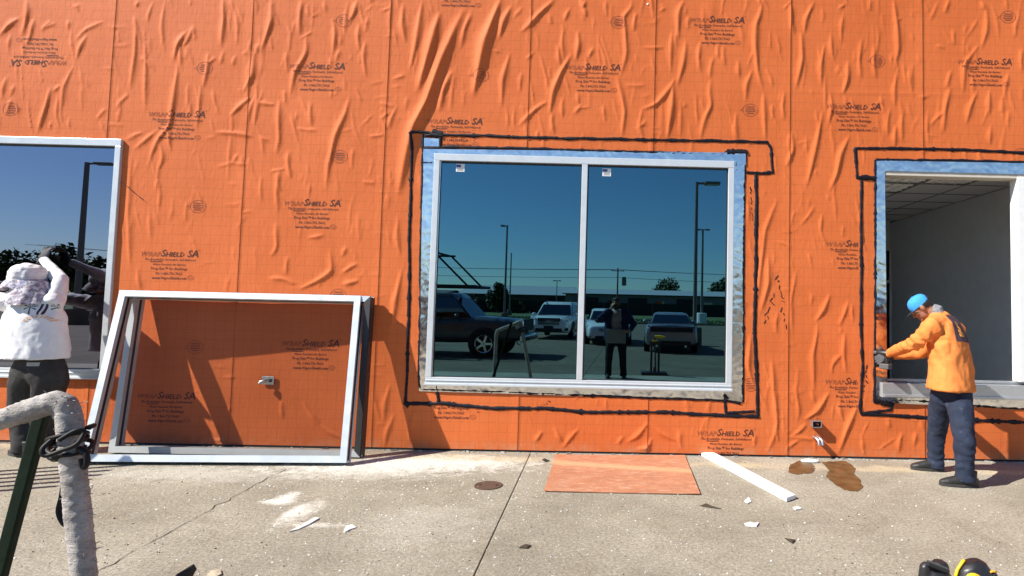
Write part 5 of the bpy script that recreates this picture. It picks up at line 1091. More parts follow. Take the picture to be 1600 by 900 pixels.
def pipe_stand():
    z0 = 1.84; top = Pz(104,622,z0); low = Pz(132,905,z0-.02); d = (low-top).normalized(); foot = top + d*((top.z)/-d.z)
    endb = Pz(-150,705,1.74); bd = (endb-top).normalized(); foot2 = V((endb.x-.10, endb.y-.02, 0))
    root = empty('pipe_stand', V(((foot.x+foot2.x)/2, foot.y, 0)), 'pipe stand wound with grey burlap strips in the left foreground', 'pipe stand')
    cor = [top + d*.02]; R_ = .045
    wrapped([top+d*.075, (top+d*.3), low, foot], .0315, 3).build('leg', M['burlap'], root, smooth=60)
    arc = [top+d*.10, top+d*.055, top+d*.018+bd*.008, top+bd*.03, top+bd*.075, top+bd*.12]; 
    wrapped(arc, .0335, 8).build('elbow', M['burlap'], root, smooth=60); wrapped([top+bd*.10, endb], .0305, 5).build('crossbar', M['burlap'], root, smooth=60)
    wrapped([endb-bd*.02, endb+V((-.06,0,-.03)), endb+V((-.08,0,-.10)), foot2], .031, 9).build('leg', M['burlap'], root, smooth=60)
    g0, g1 = Pz(70,632,1.93), Pz(-2,905,1.99); gd = (g1-g0).normalized(); gf = g0 + gd*(g0.z/-gd.z)
    MB().bar(g0-gd*.03, gf, .042, .026, (0,1,0)).build('brace', M['green_paint'], root, bevel=.006)
    fr = MB(); rf = random.Random(4)
    for _ in range(150):
        t = rf.random(); p = (top.lerp(low, t) if rf.random() < .6 else top.lerp(endb, t*.6)); a = rf.uniform(0, 6.28); o = V((math.cos(a), math.sin(a)*.6, rf.uniform(-.4,.6)))*.0315; e = o.normalized()*rf.uniform(.006,.022)+V((rf.uniform(-.01,.01),0,rf.uniform(-.012,.012)))
        fr.tube([p+o*.95, p+o+e*.6, p+o+e], [.0016,.0012,.0006], 4)
    tag(fr.build('frayed_threads', M['burlap'], root), kind='stuff')
    # cord
    c0 = Pz(107,697,z0); cb = MB(); rc = random.Random(9)
    pts = []
    for i in range(190):
        t = i/189; a = t*2*math.pi*5.3; r = .041+.010*math.sin(a*.37+1)+.006*rc.uniform(-1,1)*.2
        pts.append(c0 + V((r*1.12*math.cos(a)+.004, r*math.sin(a), .045-.085*t+.016*math.sin(a+.8+1.2*math.sin(t*9)))))
    for i in range(2): pts = [pts[0]]+[(pts[k-1]+pts[k]*2+pts[k+1])/4 for k in range(1,len(pts)-1)]+[pts[-1]]
    cb.tube(pts, .0068, 8)
    def loop(ctrl, r=.0085):
        q = []
        for k in range(len(ctrl)-1):
            p0, p1, p2, p3 = ctrl[max(k-1,0)], ctrl[k], ctrl[k+1], ctrl[min(k+2,len(ctrl)-1)]
            for i in range(8):
                t = i/8; q.append(.5*((2*p1)+(p2-p0)*t+(2*p0-5*p1+4*p2-p3)*t*t+(3*p1-p0-3*p2+p3)*t**3))
        q.append(ctrl[-1]); return q
    cb.tube(loop([Pz(*p) for p in ((80,688,1.78),(66,702,1.76),(72,712,1.76),(96,704,1.77),(120,694,1.78),(131,675,1.80),(118,673,1.79),(92,688,1.77))]), .0068, 8)
    cb.tube(loop([Pz(*p) for p in ((122,700,1.80),(133,706,1.79),(136,722,1.79),(131,730,1.80),(127,716,1.8))]), .0085, 8)
    tag(cb.build('coiled_cord', M['cordrubber'], None, loc=c0, smooth=60), 'black cord coiled round the burlap wound pipe stand', 'cord')
    hl = MB(); hl.tube(loop([Pz(*p) for p in ((112,712,1.90),(102,745,1.90),(97,775,1.895),(92,798,1.89),(98,815,1.885),(108,822,1.885),(122,820,1.89))]), .008, 8)
    tag(hl.build('hanging_cord', M['cordrubber'], None, loc=Pz(100,790,1.89), smooth=60), 'loop of black cord hanging down behind the burlap wound leg', 'cord')
pipe_stand()

def yellow_drill():
    z = 3.16; s = z/900
    def Q(px, py, dz=0.0): return Pz(px, py, z+dz)
    c = Q(1520,905); base = V((c.x, c.y, 0))
    root = empty('power_tool', base, 'yellow and black power tool standing on the concrete at the bottom right corner', 'power tool')
    bz = base.z; t = lambda x, y, zz: V((c.x+x, c.y+y, zz)); 
    b = MB(); b.tube([t(.012,.0,.03),t(.010,0,.09),t(.006,.0,.15),t(-.004,.01,.19),t(-.012,.015,.213)], [(.085,.070),(.098,.075),(.098,.075),(.080,.064),(.050,.042)], 20, ref=V((1,0,0)))
    part(root, 'motor_housing', b, 'blackplastic', .006, 3)
    for pts, r in (([t(-.098,-.01,.10),t(-.101,-.012,.14),t(-.088,-.010,.178),t(-.066,-.006,.205),t(-.045,0,.224)], .0085),):
        MB().tube(pts, r, 10).build('trim', M['yellow'], root, smooth=True)
    pn = MB(); n = 18; v = []
    for lay, rr in ((0,1.0),(1,.80)):
        for i in range(n):
            a = 2*math.pi*i/n; v.append(t(-.030+.058*rr*math.cos(a), -.070-.010*(1-abs(math.cos(a))*.6)-(.010 if lay else 0), .128+.060*rr*math.sin(a)-.020*math.cos(a)))
    pn.add(v, [(i,(i+1)%n,n+(i+1)%n,n+i) for i in range(n)]+[tuple(range(n,2*n))]); pn.build('side_panel', M['yellow'], root, smooth=40)
    lp = [t(.086+.028*math.cos(a), -.035-.006*math.sin(a), .158+.026*math.sin(a)) for a in [math.radians(60+q*20) for q in range(13)]]
    MB().tube(lp, .006, 8).build('trim', M['orange_trim'], root, smooth=True); MB().ell(t(.092,-.030,.156), (.022,.018,.020)).build('vent_recess', M['dark'], root, smooth=True)
    MB().box(t(.01,0,.018), (.15,.11,.036)).build('battery', M['blackplastic'], root, bevel=.010)
    MB().tube([t(-.03,-.03,.2),t(.02,-.035,.207),t(.06,-.03,.196)], .004, 6).build('seam', M['tool_grey'], root, smooth=True)
    c2 = Q(1462,905); r2 = empty('black_tool', V((c2.x, c2.y, 0)), 'black ribbed tool head beside the yellow power tool at the bottom edge', 'tool'); u = lambda x, y, zz: V((c2.x+x, c2.y+y, zz))
    b = MB(); b.tube([u(0,0,.01),u(0,0,.08),u(.004,0,.13),u(.012,0,.165)], [(.10,.075),(.098,.07),(.088,.062),(.070,.050)], 18, ref=V((1,0,0))); b.tube([u(.02,.01,.14),u(.03,.01,.19),u(.032,.01,.212)], [.052,.046,.032], 14); b.tube([u(-.07,-.01,.12),u(-.062,-.01,.19),u(-.05,-.01,.208)], [.030,.028,.018], 12)
    part(r2, 'housing', b, 'blackplastic', .006, 3)
    MB().bar(u(-.064,-.030,.216), u(.048,-.040,.180), .030, .020, (0,0,1)).build('clamp_bar', M['rubber'], r2, bevel=.006)
    for k in (-1,1): MB().bar(u(-.060,-.030-.009*k,.229), u(.046,-.040-.009*k,.193), .004, .004, (0,0,1)).build('rib', M['tool_grey'], r2)
M['orange_trim'] = simple('orange_yellow_trim', (.85,.36,.02), .45, bump=0)
yellow_drill()
# dark pointed wedge and tan scrap at the bottom edge
c = G(290,897); w = MB(); q = [G(262,915,.03), G(276,897,.09), G(303,881,.11), G(300,886,.10), G(285,915,.03)]
w.add([p for p in q]+[p+V((.004,.02,-.035)) for p in q], [(0,1,2,3,4),(9,8,7,6,5)]+[(i,(i+1)%5,5+(i+1)%5,5+i) for i in range(5)])
tag(w.build('rubber_wedge', M['rubber'], None, loc=V((c.x,c.y,0))), 'black pointed rubber wedge sticking up at the bottom edge near the pipe stand', 'wedge')
M['tan_leaf'] = simple('tan_paper', (.42,.36,.26), .8)
scrap(332,897,[(322,902),(330,893),(344,892),(346,899),(336,904)], 'crumpled tan scrap at the bottom edge right of the black wedge', 'paper_scrap', 'tan_leaf', 'scrap')
# thin wire hanging from the corner of the left window
a, b_ = P(190,283,.03), P(224,312,.012); MB().tube([a, a.lerp(b_,.5)+V((0,-.01,-.006)), b_], .003, 6).build('loose_wire', M['dark'], bld)

# unseen rack of upright bars, made up to cast the stripes on the concrete
def shadow_rack():
    root = empty('shadow_rack', (-5.62,-1.5,0), 'unseen low rack of upright bars added left of the worker in white for its shadow', 'rack')
    for k in range(6): y = -1.12-.15*k; MB().bar((-5.62-.01*k,y,.04), (-5.62-.01*k,y,1.22+.05*math.sin(k*2.1)), .05, .04, (0,1,0)).build('upright', M['alu_mid'], root, bevel=.003)
    for y in (-1.05,-1.95): MB().box((-5.64,y,.02), (.5,.06,.04)).build('foot', M['alu_mid'], root, bevel=.004)
    MB().bar((-5.63,-1.0,.10), (-5.63,-2.0,.10), .05, .04).build('rail', M['alu_mid'], root, bevel=.003)
shadow_rack()

# ================================================================== WHAT THE WINDOWS REFLECT
M['car_white'] = simple('white_car_paint', (.72,.74,.76), .25, var=.02, nscale=1.5, bump=0, coat=.6); M['car_silver'] = simple('silver_grey_car_paint', (.30,.32,.34), .28, .5, var=.03, nscale=1.5, bump=0, coat=.6)
M['car_dark'] = simple('dark_grey_car_paint', (.06,.065,.07), .3, .2, var=.04, nscale=1.5, bump=0, coat=.6); M['chrome'] = simple('chrome', (.75,.76,.78), .12, 1.0, var=.02, bump=0)
M['tail_red'] = simple('red_tail_lamp', (.28,.012,.012), .2, var=.1, bump=0, coat=.6); M['lamp_clear'] = simple('clear_head_lamp', (.62,.65,.68), .1, .3, var=.1, bump=0, coat=.8); M['plate'] = simple('pale_number_plate', (.6,.6,.58), .5, bump=0)
def car(name, loc, rot, label, cat, paint, L, Wd, prof, cab, wheels, wr, front=True, hatch=False, extra=None):
    """prof: stations (x, z low, z shoulder, half width); cab: (x rear base, x rear roof, x front roof, x front base, z base, z roof, half width base, half width roof)"""
    root = empty(name, (0,0,0), label, cat)
    mb = MB(); vs = []; n = 13
    for x, zl, zs, w in prof:
        h = zs-zl; vs += [(x,-w*.90,zl),(x,-w*.985,zl+h*.16),(x,-w,zl+h*.45),(x,-w*.985,zl+h*.70),(x,-w*.95,zs-h*.10),(x,-w*.80,zs-.004),(x,0,zs+.022),(x,w*.80,zs-.004),(x,w*.95,zs-h*.10),(x,w*.985,zl+h*.70),(x,w,zl+h*.45),(x,w*.985,zl+h*.16),(x,w*.90,zl)]
    k = len(prof); mb.add(vs, [(i*n+j, i*n+(j+1)%n, (i+1)*n+(j+1)%n, (i+1)*n+j) for i in range(k-1) for j in range(n)]+[tuple(range(n)), tuple(range((k-1)*n, k*n))])
    body = mb.build('body', M[paint], root, smooth=28, bevel=.02)
    xr, xrr, xfr, xf, zb, zt, wb, wt = cab; zm = zb+(zt-zb)*.82
    c_ = MB(); ring = lambda x0, x1, z, w: [(x0,-w,z),(x1,-w,z),(x1,w,z),(x0,w,z)]
    xm0, xm1 = xr+(xrr-xr)*.80, xf+(xfr-xf)*.80
    c_.add(ring(xr,xf,zb-.05,wb)+ring(xm0,xm1,zm,wt+(wb-wt)*.18)+ring(xrr-.02,xfr+.02,zt-.02,wt-.02)+ring(xrr+.18,xfr-.18,zt,wt-.14), [(a*4+i, a*4+(i+1)%4, (a+1)*4+(i+1)%4, (a+1)*4+i) for a in range(3) for i in range(4)]+[(12,13,14,15),(3,2,1,0)])
    roof = c_.build('roof', M[paint], root, bevel=.03, smooth=35)
    wmx = wt+(wb-wt)*.18
    def win(nm, a, b, c, d, off, ins=.09):
        a, b, c, d = map(V, (a,b,c,d)); m_ = (a+b+c+d)/4; q = [p.lerp(m_, ins)+V(off) for p in (a,b,c,d)]; MB().add(q+[p-V(off)*.6 for p in q], [(0,1,2,3),(0,1,5,4),(1,2,6,5),(2,3,7,6),(3,0,4,7)]).build(nm, M['carglass'], root)
    win('windscreen', (xf,-wb,zb), (xf,wb,zb), (xm1,wmx,zm), (xm1,-wmx,zm), (.012,0,.008)); win('rear_window', (xr,wb,zb), (xr,-wb,zb), (xm0,-wmx,zm), (xm0,wmx,zm), (-.012,0,.008))
    xc = (xr*.45+xf*.55)-.05; xcm = (xm0*.5+xm1*.5)
    for s_ in (-1,1):
        win('side_window', (xr,s_*wb,zb), (xc,s_*wb,zb), (xcm,s_*wmx,zm), (xm0,s_*wmx,zm), (0,s_*.012,.002), .07); win('side_window', (xc,s_*wb,zb), (xf,s_*wb,zb), (xm1,s_*wmx,zm), (xcm,s_*wmx,zm), (0,s_*.012,.002), .07)
        MB().ell((xf-.35, s_*(wb+.16), zb+.06), (.07,.11,.075)).build('mirror', M[paint], root, smooth=True)
        MB().box((xc-.3, s_*(Wd/2-.012), zb-.16), (.16,.03,.03)).build('door_handle', M[paint], root, bevel=.006)
    for x in wheels:
        for s_ in (-1,1):
            R_ = Matrix.Rotation(math.pi/2*s_,3,'X'); cc = (x, s_*(Wd/2-.09), wr)
            MB().lathe(cc, [(wr*.62,-.10),(wr*.94,-.10),(wr,-.07),(wr,.07),(wr*.94,.10),(wr*.66,.105)], 26, R_).build('wheel', M['rubber'], root, smooth=40)
            rm = MB(); rm.lathe(cc, [(wr*.64,-.02),(wr*.66,-.108),(wr*.60,-.100),(wr*.52,-.06),(.03,-.075)], 20, R_)
            for a in range(5):
                a0 = a*2*math.pi/5; rm.box(V(cc)+V((math.cos(a0)*wr*.33, s_*.095, math.sin(a0)*wr*.33)), (wr*.56,.02,.06), Matrix.Rotation(-a0,3,'Y'))
            rm.build('rim', M['chrome'], root)
            MB().lathe((x, s_*(Wd/2-.02), wr+.01), [(wr*1.16,-.02),(wr*1.16,.035),(wr*.4,.035)], 26, R_).build('wheel_arch', M['dark'], root)
    if extra: extra(root)
    root.location = loc; root.rotation_euler = (0,0,rot); return root
def facing(px, py, r): p = MR(px, py, r); return V((p.x, p.y, 0))
def suv_front(root):
    xf = 2.36
    g = MB(); g.box((xf-.02,0,.78), (.08,1.02,.34), None, 0); g.build('grille', M['dark'], root, bevel=.03)
    for k in range(5): MB().box((xf+.03,0,.66+.06*k), (.02,.96-.03*abs(k-2),.014)).build('grille_bar', M['chrome'], root)
    MB().box((xf+.035,0,.78), (.02,.15,.11)).build('badge', M['chrome'], root, bevel=.02)
    for s_ in (-1,1):
        MB().bar((xf-.02,s_*.58,.86), (xf-.30,s_*.86,1.0), .10, .13, (0,0,1)).build('headlight', M['lamp_clear'], root, bevel=.02); MB().bar((xf-.03,s_*.74,.80), (xf-.03,s_*.76,.50), .05, .06, (1,0,0)).build('running_light', M['lamp_clear'], root, bevel=.01)
        MB().box((xf-.05,s_*.72,.47), (.10,.28,.15)).build('fog_light', M['dark'], root, bevel=.03)
    MB().box((xf-.02,0,.42), (.12,1.2,.16)).build('lower_intake', M['dark'], root, bevel=.03); MB().box((xf+.045,0,.54), (.02,.42,.13)).build('number_plate', M['blackplastic'], root, bevel=.005)
    for s_ in (-1,1): MB().bar((-1.4,s_*.62,1.70), (.6,s_*.60,1.70), .04, .04, (0,0,1)).build('roof_rail', M['chrome'], root)
car('parked_suv', facing(873,529,4.55), math.pi/2+.10, 'white sports utility car facing the wall, reflected left of the window mullion', 'car', 'car_white', 4.7, 1.92,
    [(-2.35,.45,.95,.80),(-2.2,.30,1.02,.92),(-1.4,.26,1.06,.96),(.9,.26,1.06,.96),(1.5,.27,1.04,.95),(2.1,.30,.98,.90),(2.32,.36,.90,.80),(2.38,.44,.80,.70)], (-2.25,-1.75,.45,1.25,1.02,1.68,.86,.66), (-1.42,1.42), .37, extra=suv_front)
def sedan_front(root):
    xf = 2.40
    MB().box((xf-.02,0,.58), (.08,.86,.16)).build('grille', M['dark'], root, bevel=.03); MB().box((xf-.02,0,.33), (.08,1.1,.14)).build('lower_intake', M['dark'], root, bevel=.03)
    MB().box((1.5,0,.985), (.9,1.2,.012)).build('hood_panel', M['blackplastic'], root, bevel=.004)
    for s_ in (-1,1): MB().bar((xf-.06,s_*.52,.66), (xf-.34,s_*.84,.74), .08, .11, (0,0,1)).build('headlight', M['lamp_clear'], root, bevel=.02); MB().box((xf-.06,s_*.66,.36), (.08,.2,.10)).build('fog_light', M['dark'], root, bevel=.02)
    MB().box((xf+.035,0,.45), (.02,.40,.11)).build('number_plate', M['plate'], root, bevel=.005)
car('parked_sedan', facing(947,537,4.05), math.pi/2-.06, 'white sedan with dark bonnet facing the wall, reflected right of the mullion behind the photographer', 'car', 'car_white', 4.8, 1.84,
    [(-2.4,.42,.88,.74),(-2.2,.26,.94,.86),(-1.3,.22,.95,.92),(.8,.22,.95,.92),(1.5,.23,.93,.91),(2.1,.26,.84,.86),(2.36,.30,.74,.78),(2.42,.36,.62,.70)], (-1.95,-1.15,.15,1.0,.93,1.42,.80,.60), (-1.45,1.45), .33, extra=sedan_front)
def coupe_rear(root):
    xr = -2.30
    MB().box((xr+.0,0,.80), (.10,1.44,.17)).build('rear_panel', M['dark'], root, bevel=.03)
    for s_ in (-1,1):
        MB().bar((xr-.02,s_*.42,.81), (xr+.10,s_*.80,.84), .07, .15, (0,0,1)).build('tail_light', M['tail_red'], root, bevel=.02); MB().tube([(xr-.08,s_*.48,.25),(xr+.2,s_*.48,.25)], .045, 14).build('exhaust_pipe', M['chrome'], root, smooth=40)
    MB().box((xr-.01,0,.33), (.10,1.3,.18)).build('diffuser', M['blackplastic'], root, bevel=.03); MB().box((xr-.055,0,.80), (.02,.34,.13)).build('number_plate', M['blackplastic'], root, bevel=.004); MB().bar((xr+.10,-.72,.985), (xr+.10,.72,.985), .14, .03, (0,0,1)).build('spoiler', M['car_silver'], root, bevel=.01)
car('parked_coupe', facing(1046,548,3.52), -math.pi/2+.07, 'silver grey coupe with its back to the wall, reflected in the right pane', 'car', 'car_silver', 4.6, 1.82,
    [(-2.32,.40,.80,.72),(-2.28,.30,.90,.84),(-1.9,.24,.96,.90),(-1.3,.22,.96,.92),(.9,.22,.93,.92),(1.6,.24,.86,.88),(2.15,.30,.74,.78),(2.3,.40,.62,.66)], (-1.85,-.85,.05,1.05,.93,1.36,.76,.58), (-1.38,1.38), .34, extra=coupe_rear)
def truck_extra(root):
    xf = 2.92
    MB().box((xf-.03,0,.92), (.10,1.30,.36)).build('grille', M['dark'], root, bevel=.03); MB().box((xf+.02,0,.55), (.16,1.86,.20)).build('bumper', M['chrome'], root, bevel=.04)
    for s_ in (-1,1):
        MB().box((xf-.10,s_*.80,.95), (.20,.26,.26)).build('headlight', M['lamp_clear'], root, bevel=.03); MB().box((-2.86,s_*.86,.92), (.10,.14,.36)).build('tail_light', M['tail_red'], root, bevel=.02)
        MB().box((.45,s_*.99,.50), (2.2,.16,.06)).build('side_step', M['blackplastic'], root, bevel=.02); MB().box((.55,s_*.968,.86), (.04,.012,.70)).build('door_gap', M['dark'], root); MB().box((.3,s_*.975,.93), (.16,.02,.08)).build('door_emblem', M['plate'], root)
    MB().box((-1.75,0,1.065), (2.0,1.50,.03)).build('bed_liner', M['blackplastic'], root)
truck_loc = V((-5.5,-11.4,0))
car('pickup_truck', truck_loc, .06, 'dark grey pickup truck reflected at the left edge of the central window', 'pickup truck', 'car_dark', 5.8, 2.0,
    [(-2.9,.50,1.05,.90),(-2.8,.42,1.10,.97),(-.7,.40,1.10,1.0),(1.0,.40,1.12,1.0),(1.7,.42,1.14,.99),(2.6,.46,1.08,.95),(2.88,.50,.98,.88),(2.93,.58,.88,.82)], (-.72,-.55,.75,1.42,1.10,1.83,.90,.74), (-1.75,1.85), .39, extra=truck_extra)
def glass_rack():
    o = truck_loc; root = empty('glass_rack', (o.x-1.75, o.y, 1.05), 'dark metal glass carrying rack with sloping posts on the bed of the pickup truck', 'rack')
    T = lambda x, y, z: V((o.x+x*math.cos(.06)-y*math.sin(.06), o.y+x*math.sin(.06)+y*math.cos(.06), z))
    for s_ in (-.72,.72):
        MB().bar(T(-2.6,s_,1.08), T(-2.6,s_,3.0), .06, .06).build('post', M['dark'], root); MB().bar(T(.15,s_,1.86), T(.15,s_,3.0), .06, .06).build('post', M['dark'], root)
        MB().bar(T(-2.75,s_,3.0), T(.35,s_,3.0), .06, .06).build('rail', M['dark'], root); MB().bar(T(.25,s_,2.97), T(1.25,s_,2.02), .05, .05).build('strut', M['dark'], root); MB().bar(T(-2.7,s_,2.02), T(1.5,s_,2.02), .06, .08).build('rail', M['dark'], root)
    for x in (-2.6,-1.2,.15): MB().bar(T(x,-.72,3.01), T(x,.72,3.01), .06, .05).build('crossbar', M['dark'], root)
    for x in (1.45,-.2): MB().bar(T(x,-.72,2.03), T(x,.72,2.03), .05, .05).build('crossbar', M['dark'], root)
    MB().bar(T(-2.6,.95,1.0), T(-.2,.95,1.0), .06, .06).build('ledge', M['dark'], root)
    g = MB().box(T(-1.5,.93,1.85), (1.9,.02,1.5), Matrix.Rotation(.06,3,'Z')).build('carried_pane', M['carglass'], root)
glass_rack()
# drill stand beside the photographer
def tool_stand():
    c = facing(1023,588,2.157); root = empty('lifting_stand', c, 'black two post stand on a flat base reflected right of the photographer', 'stand')
    mb = MB(); mb.box(c+V((-.02,0,.035)), (.58,.34,.07)); mb.build('base', M['blackplastic'], root, bevel=.015)
    for s_ in (-1,1): MB().tube([c+V((s_*.085,0,.06)), c+V((s_*.085,0,.72))], .026, 12).build('post', M['blackplastic'], root, smooth=40)
    MB().tube([c+V((0,0,.07)), c+V((0,0,.16)), c+V((.012,0,.18)), c+V((.0,0,.62))], [.035,.04,.022,.018], 12).build('piston', M['tool_grey'], root, smooth=40)
    MB().box(c+V((0,0,.73)), (.26,.09,.05)).build('head', M['blackplastic'], root, bevel=.01)
    d0 = c+V((.0,.02,.755)); d = empty('cordless_drill', d0, 'yellow and black cordless drill resting on top of the reflected stand', 'drill')
    MB().tube([d0+V((-.02,0,.11)), d0+V((.10,.02,.11)), d0+V((.17,.03,.11)), d0+V((.22,.04,.11))], [.034,.038,.03,.016], 14).build('housing', M['yellow'], d, smooth=40); MB().tube([d0+V((.0,0,.10)), d0+V((-.02,0,.03))], [.026,.022], 12).build('handle', M['blackplastic'], d, smooth=40); MB().box(d0+V((-.01,0,.018)), (.12,.07,.04)).build('battery', M['yellow'], d, bevel=.008)
tool_stand()
# lamp posts
def lamp_post(base, h, r, heads, label, ped=(.30,.75), arm=.6, name='lamp_post', pd='lot'):
    root = empty(name, base, label, 'lamp post', 'lamp posts of the parking lot'); b = V(base)
    MB().lathe(b, [(ped[0],0),(ped[0],ped[1]-.04),(ped[0]-.04,ped[1])], 20).build('pedestal', M[pd], root, smooth=40)
    MB().tube([b+V((0,0,ped[1])), b+V((0,0,h))], [r, r*.72], 12).build('pole', M['pole'], root, smooth=40)
    for s_ in heads:
        MB().bar(b+V((0,0,h-.06)), b+V((s_*arm*.4,0,h-.05)), .06, .08).build('arm', M['pole'], root); f_ = MB().box(b+V((s_*(arm*.4+arm*.35),0,h-.05)), (arm*.75,.36,.12)).build('lamp_head', M['pole'], root, bevel=.03); MB().box(b+V((s_*(arm*.4+arm*.35),0,h-.115)), (arm*.6,.26,.012)).build('lens', M['lamp_clear'], f_)
    return root
M['pole'] = simple('weathered_brown_steel', (.17,.15,.13), .55, .3, var=.15, bump=.05)
lamp_post(facing(1085,540,3.85), 6.75, .085, (1,), 'tall lamp post with a flat lamp head reflected right of the silver coupe', arm=.85)
lamp_post(facing(1096,508,9.1), 9.2, .13, (-1,1), 'lamp post on a thick white concrete base at the far edge of the lot', (.5,1.05), pd='white')
lamp_post(facing(788,492,8.0), 8.2, .10, (-1,), 'lamp post reflected behind the pickup truck, the taller of two side by side', arm=.5)
lamp_post(facing(796,486,12.0), 8.0, .10, (), 'thin bare pole reflected just right of the taller lamp post')
lamp_post(V((-27.15,-23.3,0)), 8.25, .15, (1,), 'lamp post with one long lamp arm reflected in the left violet window', (.52,.8), arm=1.15)
lamp_post(facing(869,487,13.5), 5.0, .07, (-1,1), 'short twin headed yard lamp reflected above the white sports utility car', arm=.5)
def utility_pole():
    b = facing(964,486,16); root = empty('utility_pole', b, 'wooden utility pole with a transformer reflected above the photographer', 'utility pole'); h = 8.0
    MB().tube([b, b+V((0,0,h))], [.16,.11], 10).build('pole', M['wood'], root, smooth=40); MB().box(b+V((0,0,h-.5)), (2.2,.1,.12)).build('crossarm', M['wood'], root)
    MB().lathe(b+V((1.1,.2,h-3.0)), [(.35,0),(.38,.1),(.38,1.3),(.2,1.5)], 16).build('transformer', M['pole'], root, smooth=40)
    for x in (-.9,.9,0): MB().lathe(b+V((x,0,h-.44)), [(.05,0),(.08,.06),(.05,.2)], 8).build('insulator', M['white'], root)
    for k, (dx, z) in enumerate(((-.9,h-.28),(.9,h-.28),(0,h-1.6))):
        w = MB()
        for xa, xb, za, zb in ((-95,0,z+1.6,z),(0,80,z,z+1.2)):
            pts = [V((b.x+dx+xa+(xb-xa)*t, b.y-.2*k+(4*t if xa == 0 else 4-4*t), za+(zb-za)*t-2.2*4*t*(1-t)*.5)) for t in [i/14 for i in range(15)]]; w.tube(pts, .035, 5)
        tag(w.build('power_line', M['dark'], root), kind=None)
M['wood'] = simple('weathered_wood', (.10,.075,.055), .9, var=.3, bump=.3)
utility_pole()
# buildings across the lot
M['metal_wall'] = simple('brown_grey_metal_siding', (.20,.185,.17), .7, var=.08, nscale=2, bump=0); M['metal_roof'] = simple('pale_metal_roof', (.46,.47,.48), .45, .2, var=.05, nscale=2, bump=0); M['wall_dark'] = simple('dark_brick', (.09,.065,.055), .9, var=.2)
def shed(x0, x1, y, dep, hw_, hr, label, wall='metal_wall', roof='metal_roof', doors=5):
    root = empty('warehouse', ((x0+x1)/2, y, 0), label, 'warehouse'); cx = (x0+x1)/2
    MB().box((cx, y-dep/2, hw_/2), (x1-x0, dep, hw_)).build('wall', M[wall], root)
    rr = MB(); e = .5; rr.prism([(y+e, hw_-.15),(y-dep/2, hr),(y-dep-e, hw_-.15),(y-dep-e, hw_+.03),(y-dep/2, hr+.2),(y+e, hw_+.03)], x1-x0+1, Matrix(((0,0,1),(1,0,0),(0,1,0))), (x0-.5,0,0)); rf = rr.build('roof', M[roof], root)
    MB().box((cx, y+e+.06, hw_-.06), (x1-x0+1, .12, .16)).build('gutter', M['dark'], rf)
    rb = random.Random(int(x0))
    for k in range(doors):
        x = x0+(k+.5)*(x1-x0)/doors; w = rb.choice((1.1,3.2,3.4)); MB().box((x, y+.04, 1.2 if w < 2 else 1.5), (w, .12, 2.3 if w < 2 else 3.0)).build('door', M['dark'], root); 
        if w > 2: MB().box((x+4, y+.04, 2.0), (1.6,.1,1.0)).build('window', M['carglass'], root)
    for k in range(int((x1-x0)/3)): MB().box((x0+3*k+1.5, y+.02, hw_/2), (.12,.10,hw_-.3)).build('rib', M[wall], root)
shed(-9.0, 34, -97, 22, 3.6, 4.6, 'long low brown grey warehouse reflected behind the parked cars'); shed(-32, -9.6, -112, 24, 3.4, 5.4, 'warehouse with a pale sloping roof reflected left of the mullion', 'wall_dark', 'metal_roof', 4)
shed(-70, -33, -104, 16, 3.2, 3.8, 'low dark building reflected behind the pickup truck', 'wall_dark', 'wall_dark', 6); shed(36, 62, -120, 20, 4.6, 6.0, 'stepped warehouse at the right end of the reflected row', 'metal_wall', 'wall_dark', 3)
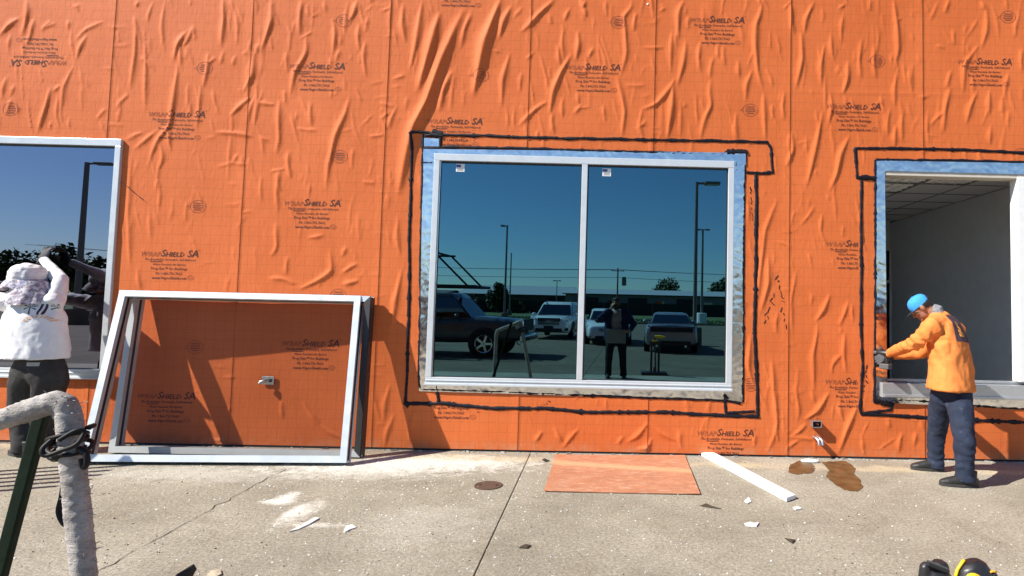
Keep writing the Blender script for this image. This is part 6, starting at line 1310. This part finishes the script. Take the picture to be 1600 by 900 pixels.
# dark fence line and trees
def fence(x0, x1, y):
    root = empty('fence', ((x0+x1)/2, y, 0), 'dark screened fence running in front of the warehouses', 'fence')
    for k in range(int((x1-x0)/4)+1): MB().bar((x0+4*k, y, 0), (x0+4*k, y, 2.2), .09, .09).build('post', M['dark'], root)
    for k in range(int((x1-x0)/4)): MB().box((x0+4*k+2, y-.06, 1.05), (3.92,.04,2.0)).build('screen', M['screen'], root)
M['screen'] = simple('dark_green_screen', (.018,.022,.018), .9, bump=0)
fence(-62, 50, -88)
M['leafa'] = mat_leaf('dark_foliage', (.018,.032,.010), (.06,.085,.025)); M['leafb'] = mat_leaf('mid_foliage', (.03,.05,.014), (.085,.11,.035)); M['bark'] = simple('bark', (.07,.05,.04), .9, var=.3, bump=.4)
def tree(base, h, w, seed, label, mat='leafa', n=1500, trunk=.28, leaf=.22, name='tree'):
    rt = random.Random(seed); b = V(base); root = empty(name, b, label, 'tree' if name == 'tree' else 'bush', 'trees across the parking lot' if name == 'tree' else 'bushes across the parking lot')
    tk = MB(); tk.tube([b, b+V((.05*h*rt.uniform(-1,1)*.3,0,h*.3)), b+V((0,0,h*.75))], [.035*h,.026*h,.008*h], 8); blobs = []
    for k in range(9):
        a = rt.uniform(0,6.28); r = w*.5*rt.uniform(.35,.85); z = h*(trunk+ (1-trunk)*rt.uniform(.18,.85)); c_ = b+V((r*math.cos(a), r*math.sin(a), z)); blobs.append((c_, w*rt.uniform(.20,.34)))
        tk.tube([b+V((0,0,h*rt.uniform(.15,.35))), (b+c_)/2+V((0,0,h*.08)), c_], [.014*h,.009*h,.003*h], 5)
    blobs.append((b+V((0,0,h*.84)), w*.24)); tk.build('trunk', M['bark'], root)
    cr = MB()
    for _ in range(n):
        c_, r = rt.choice(blobs); d = V((rt.gauss(0,1), rt.gauss(0,1), rt.gauss(0,1))).normalized(); p = c_ + d*r*rt.uniform(.55,1.08)*V((1,1,.85)).length/1.65; s_ = leaf*rt.uniform(.6,1.5)
        if p.z < .1: continue
        u = V((rt.gauss(0,1), rt.gauss(0,1), rt.gauss(0,1))).normalized(); v = u.orthogonal().normalized(); cr.add([p-u*s_, p+v*s_*.6, p+u*s_, p-v*s_*.6], [(0,1,2,3)])
    cr.build('crown', M[mat], root, recalc=False)
tree(facing(778,478,15), 4.9, 3.2, 1, 'round dark tree reflected left of the two slim poles behind the pickup truck')
tree(facing(1037,480,22), 7.2, 6.5, 2, 'wide tree crown reflected above the warehouse roof right of the utility pole', 'leafa', 1600, leaf=.3); tree(facing(1133,482,21), 8.4, 6, 3, 'tree reflected at the right edge above the warehouses', 'leafa', 1300, leaf=.3)
tb = random.Random(31)
lab = ['dark bushy tree reflected at the %s of the left violet window' % s for s in ('far left edge','left part','middle left','middle','middle right','right part','foot of the lamp post','right of the lamp post','right edge','far right edge')]
for k in range(10):
    x = -66+2.9*k; hh = 5.6+tb.uniform(-.5,.7)-(1.2 if k in (6,) else 0); tree((x, -47.5-tb.uniform(0,2.5), 0), hh, 5.2, 40+k, lab[k], 'leafa' if k % 3 else 'leafb', 1500, .02, .26)
for k, (x, hh) in enumerate(((-23,1.5),(-15.5,1.1),(-19,1.9))): tree((x,-84-k,0), hh*1.6, 3.0, 70+k, ('low dark bush in front of the fence behind the white sports utility car','small low bush on the lawn left of the white sports utility car','taller bush on the lawn below the twin yard lamp')[k], 'leafa', 400, .02, .22, 'bush')
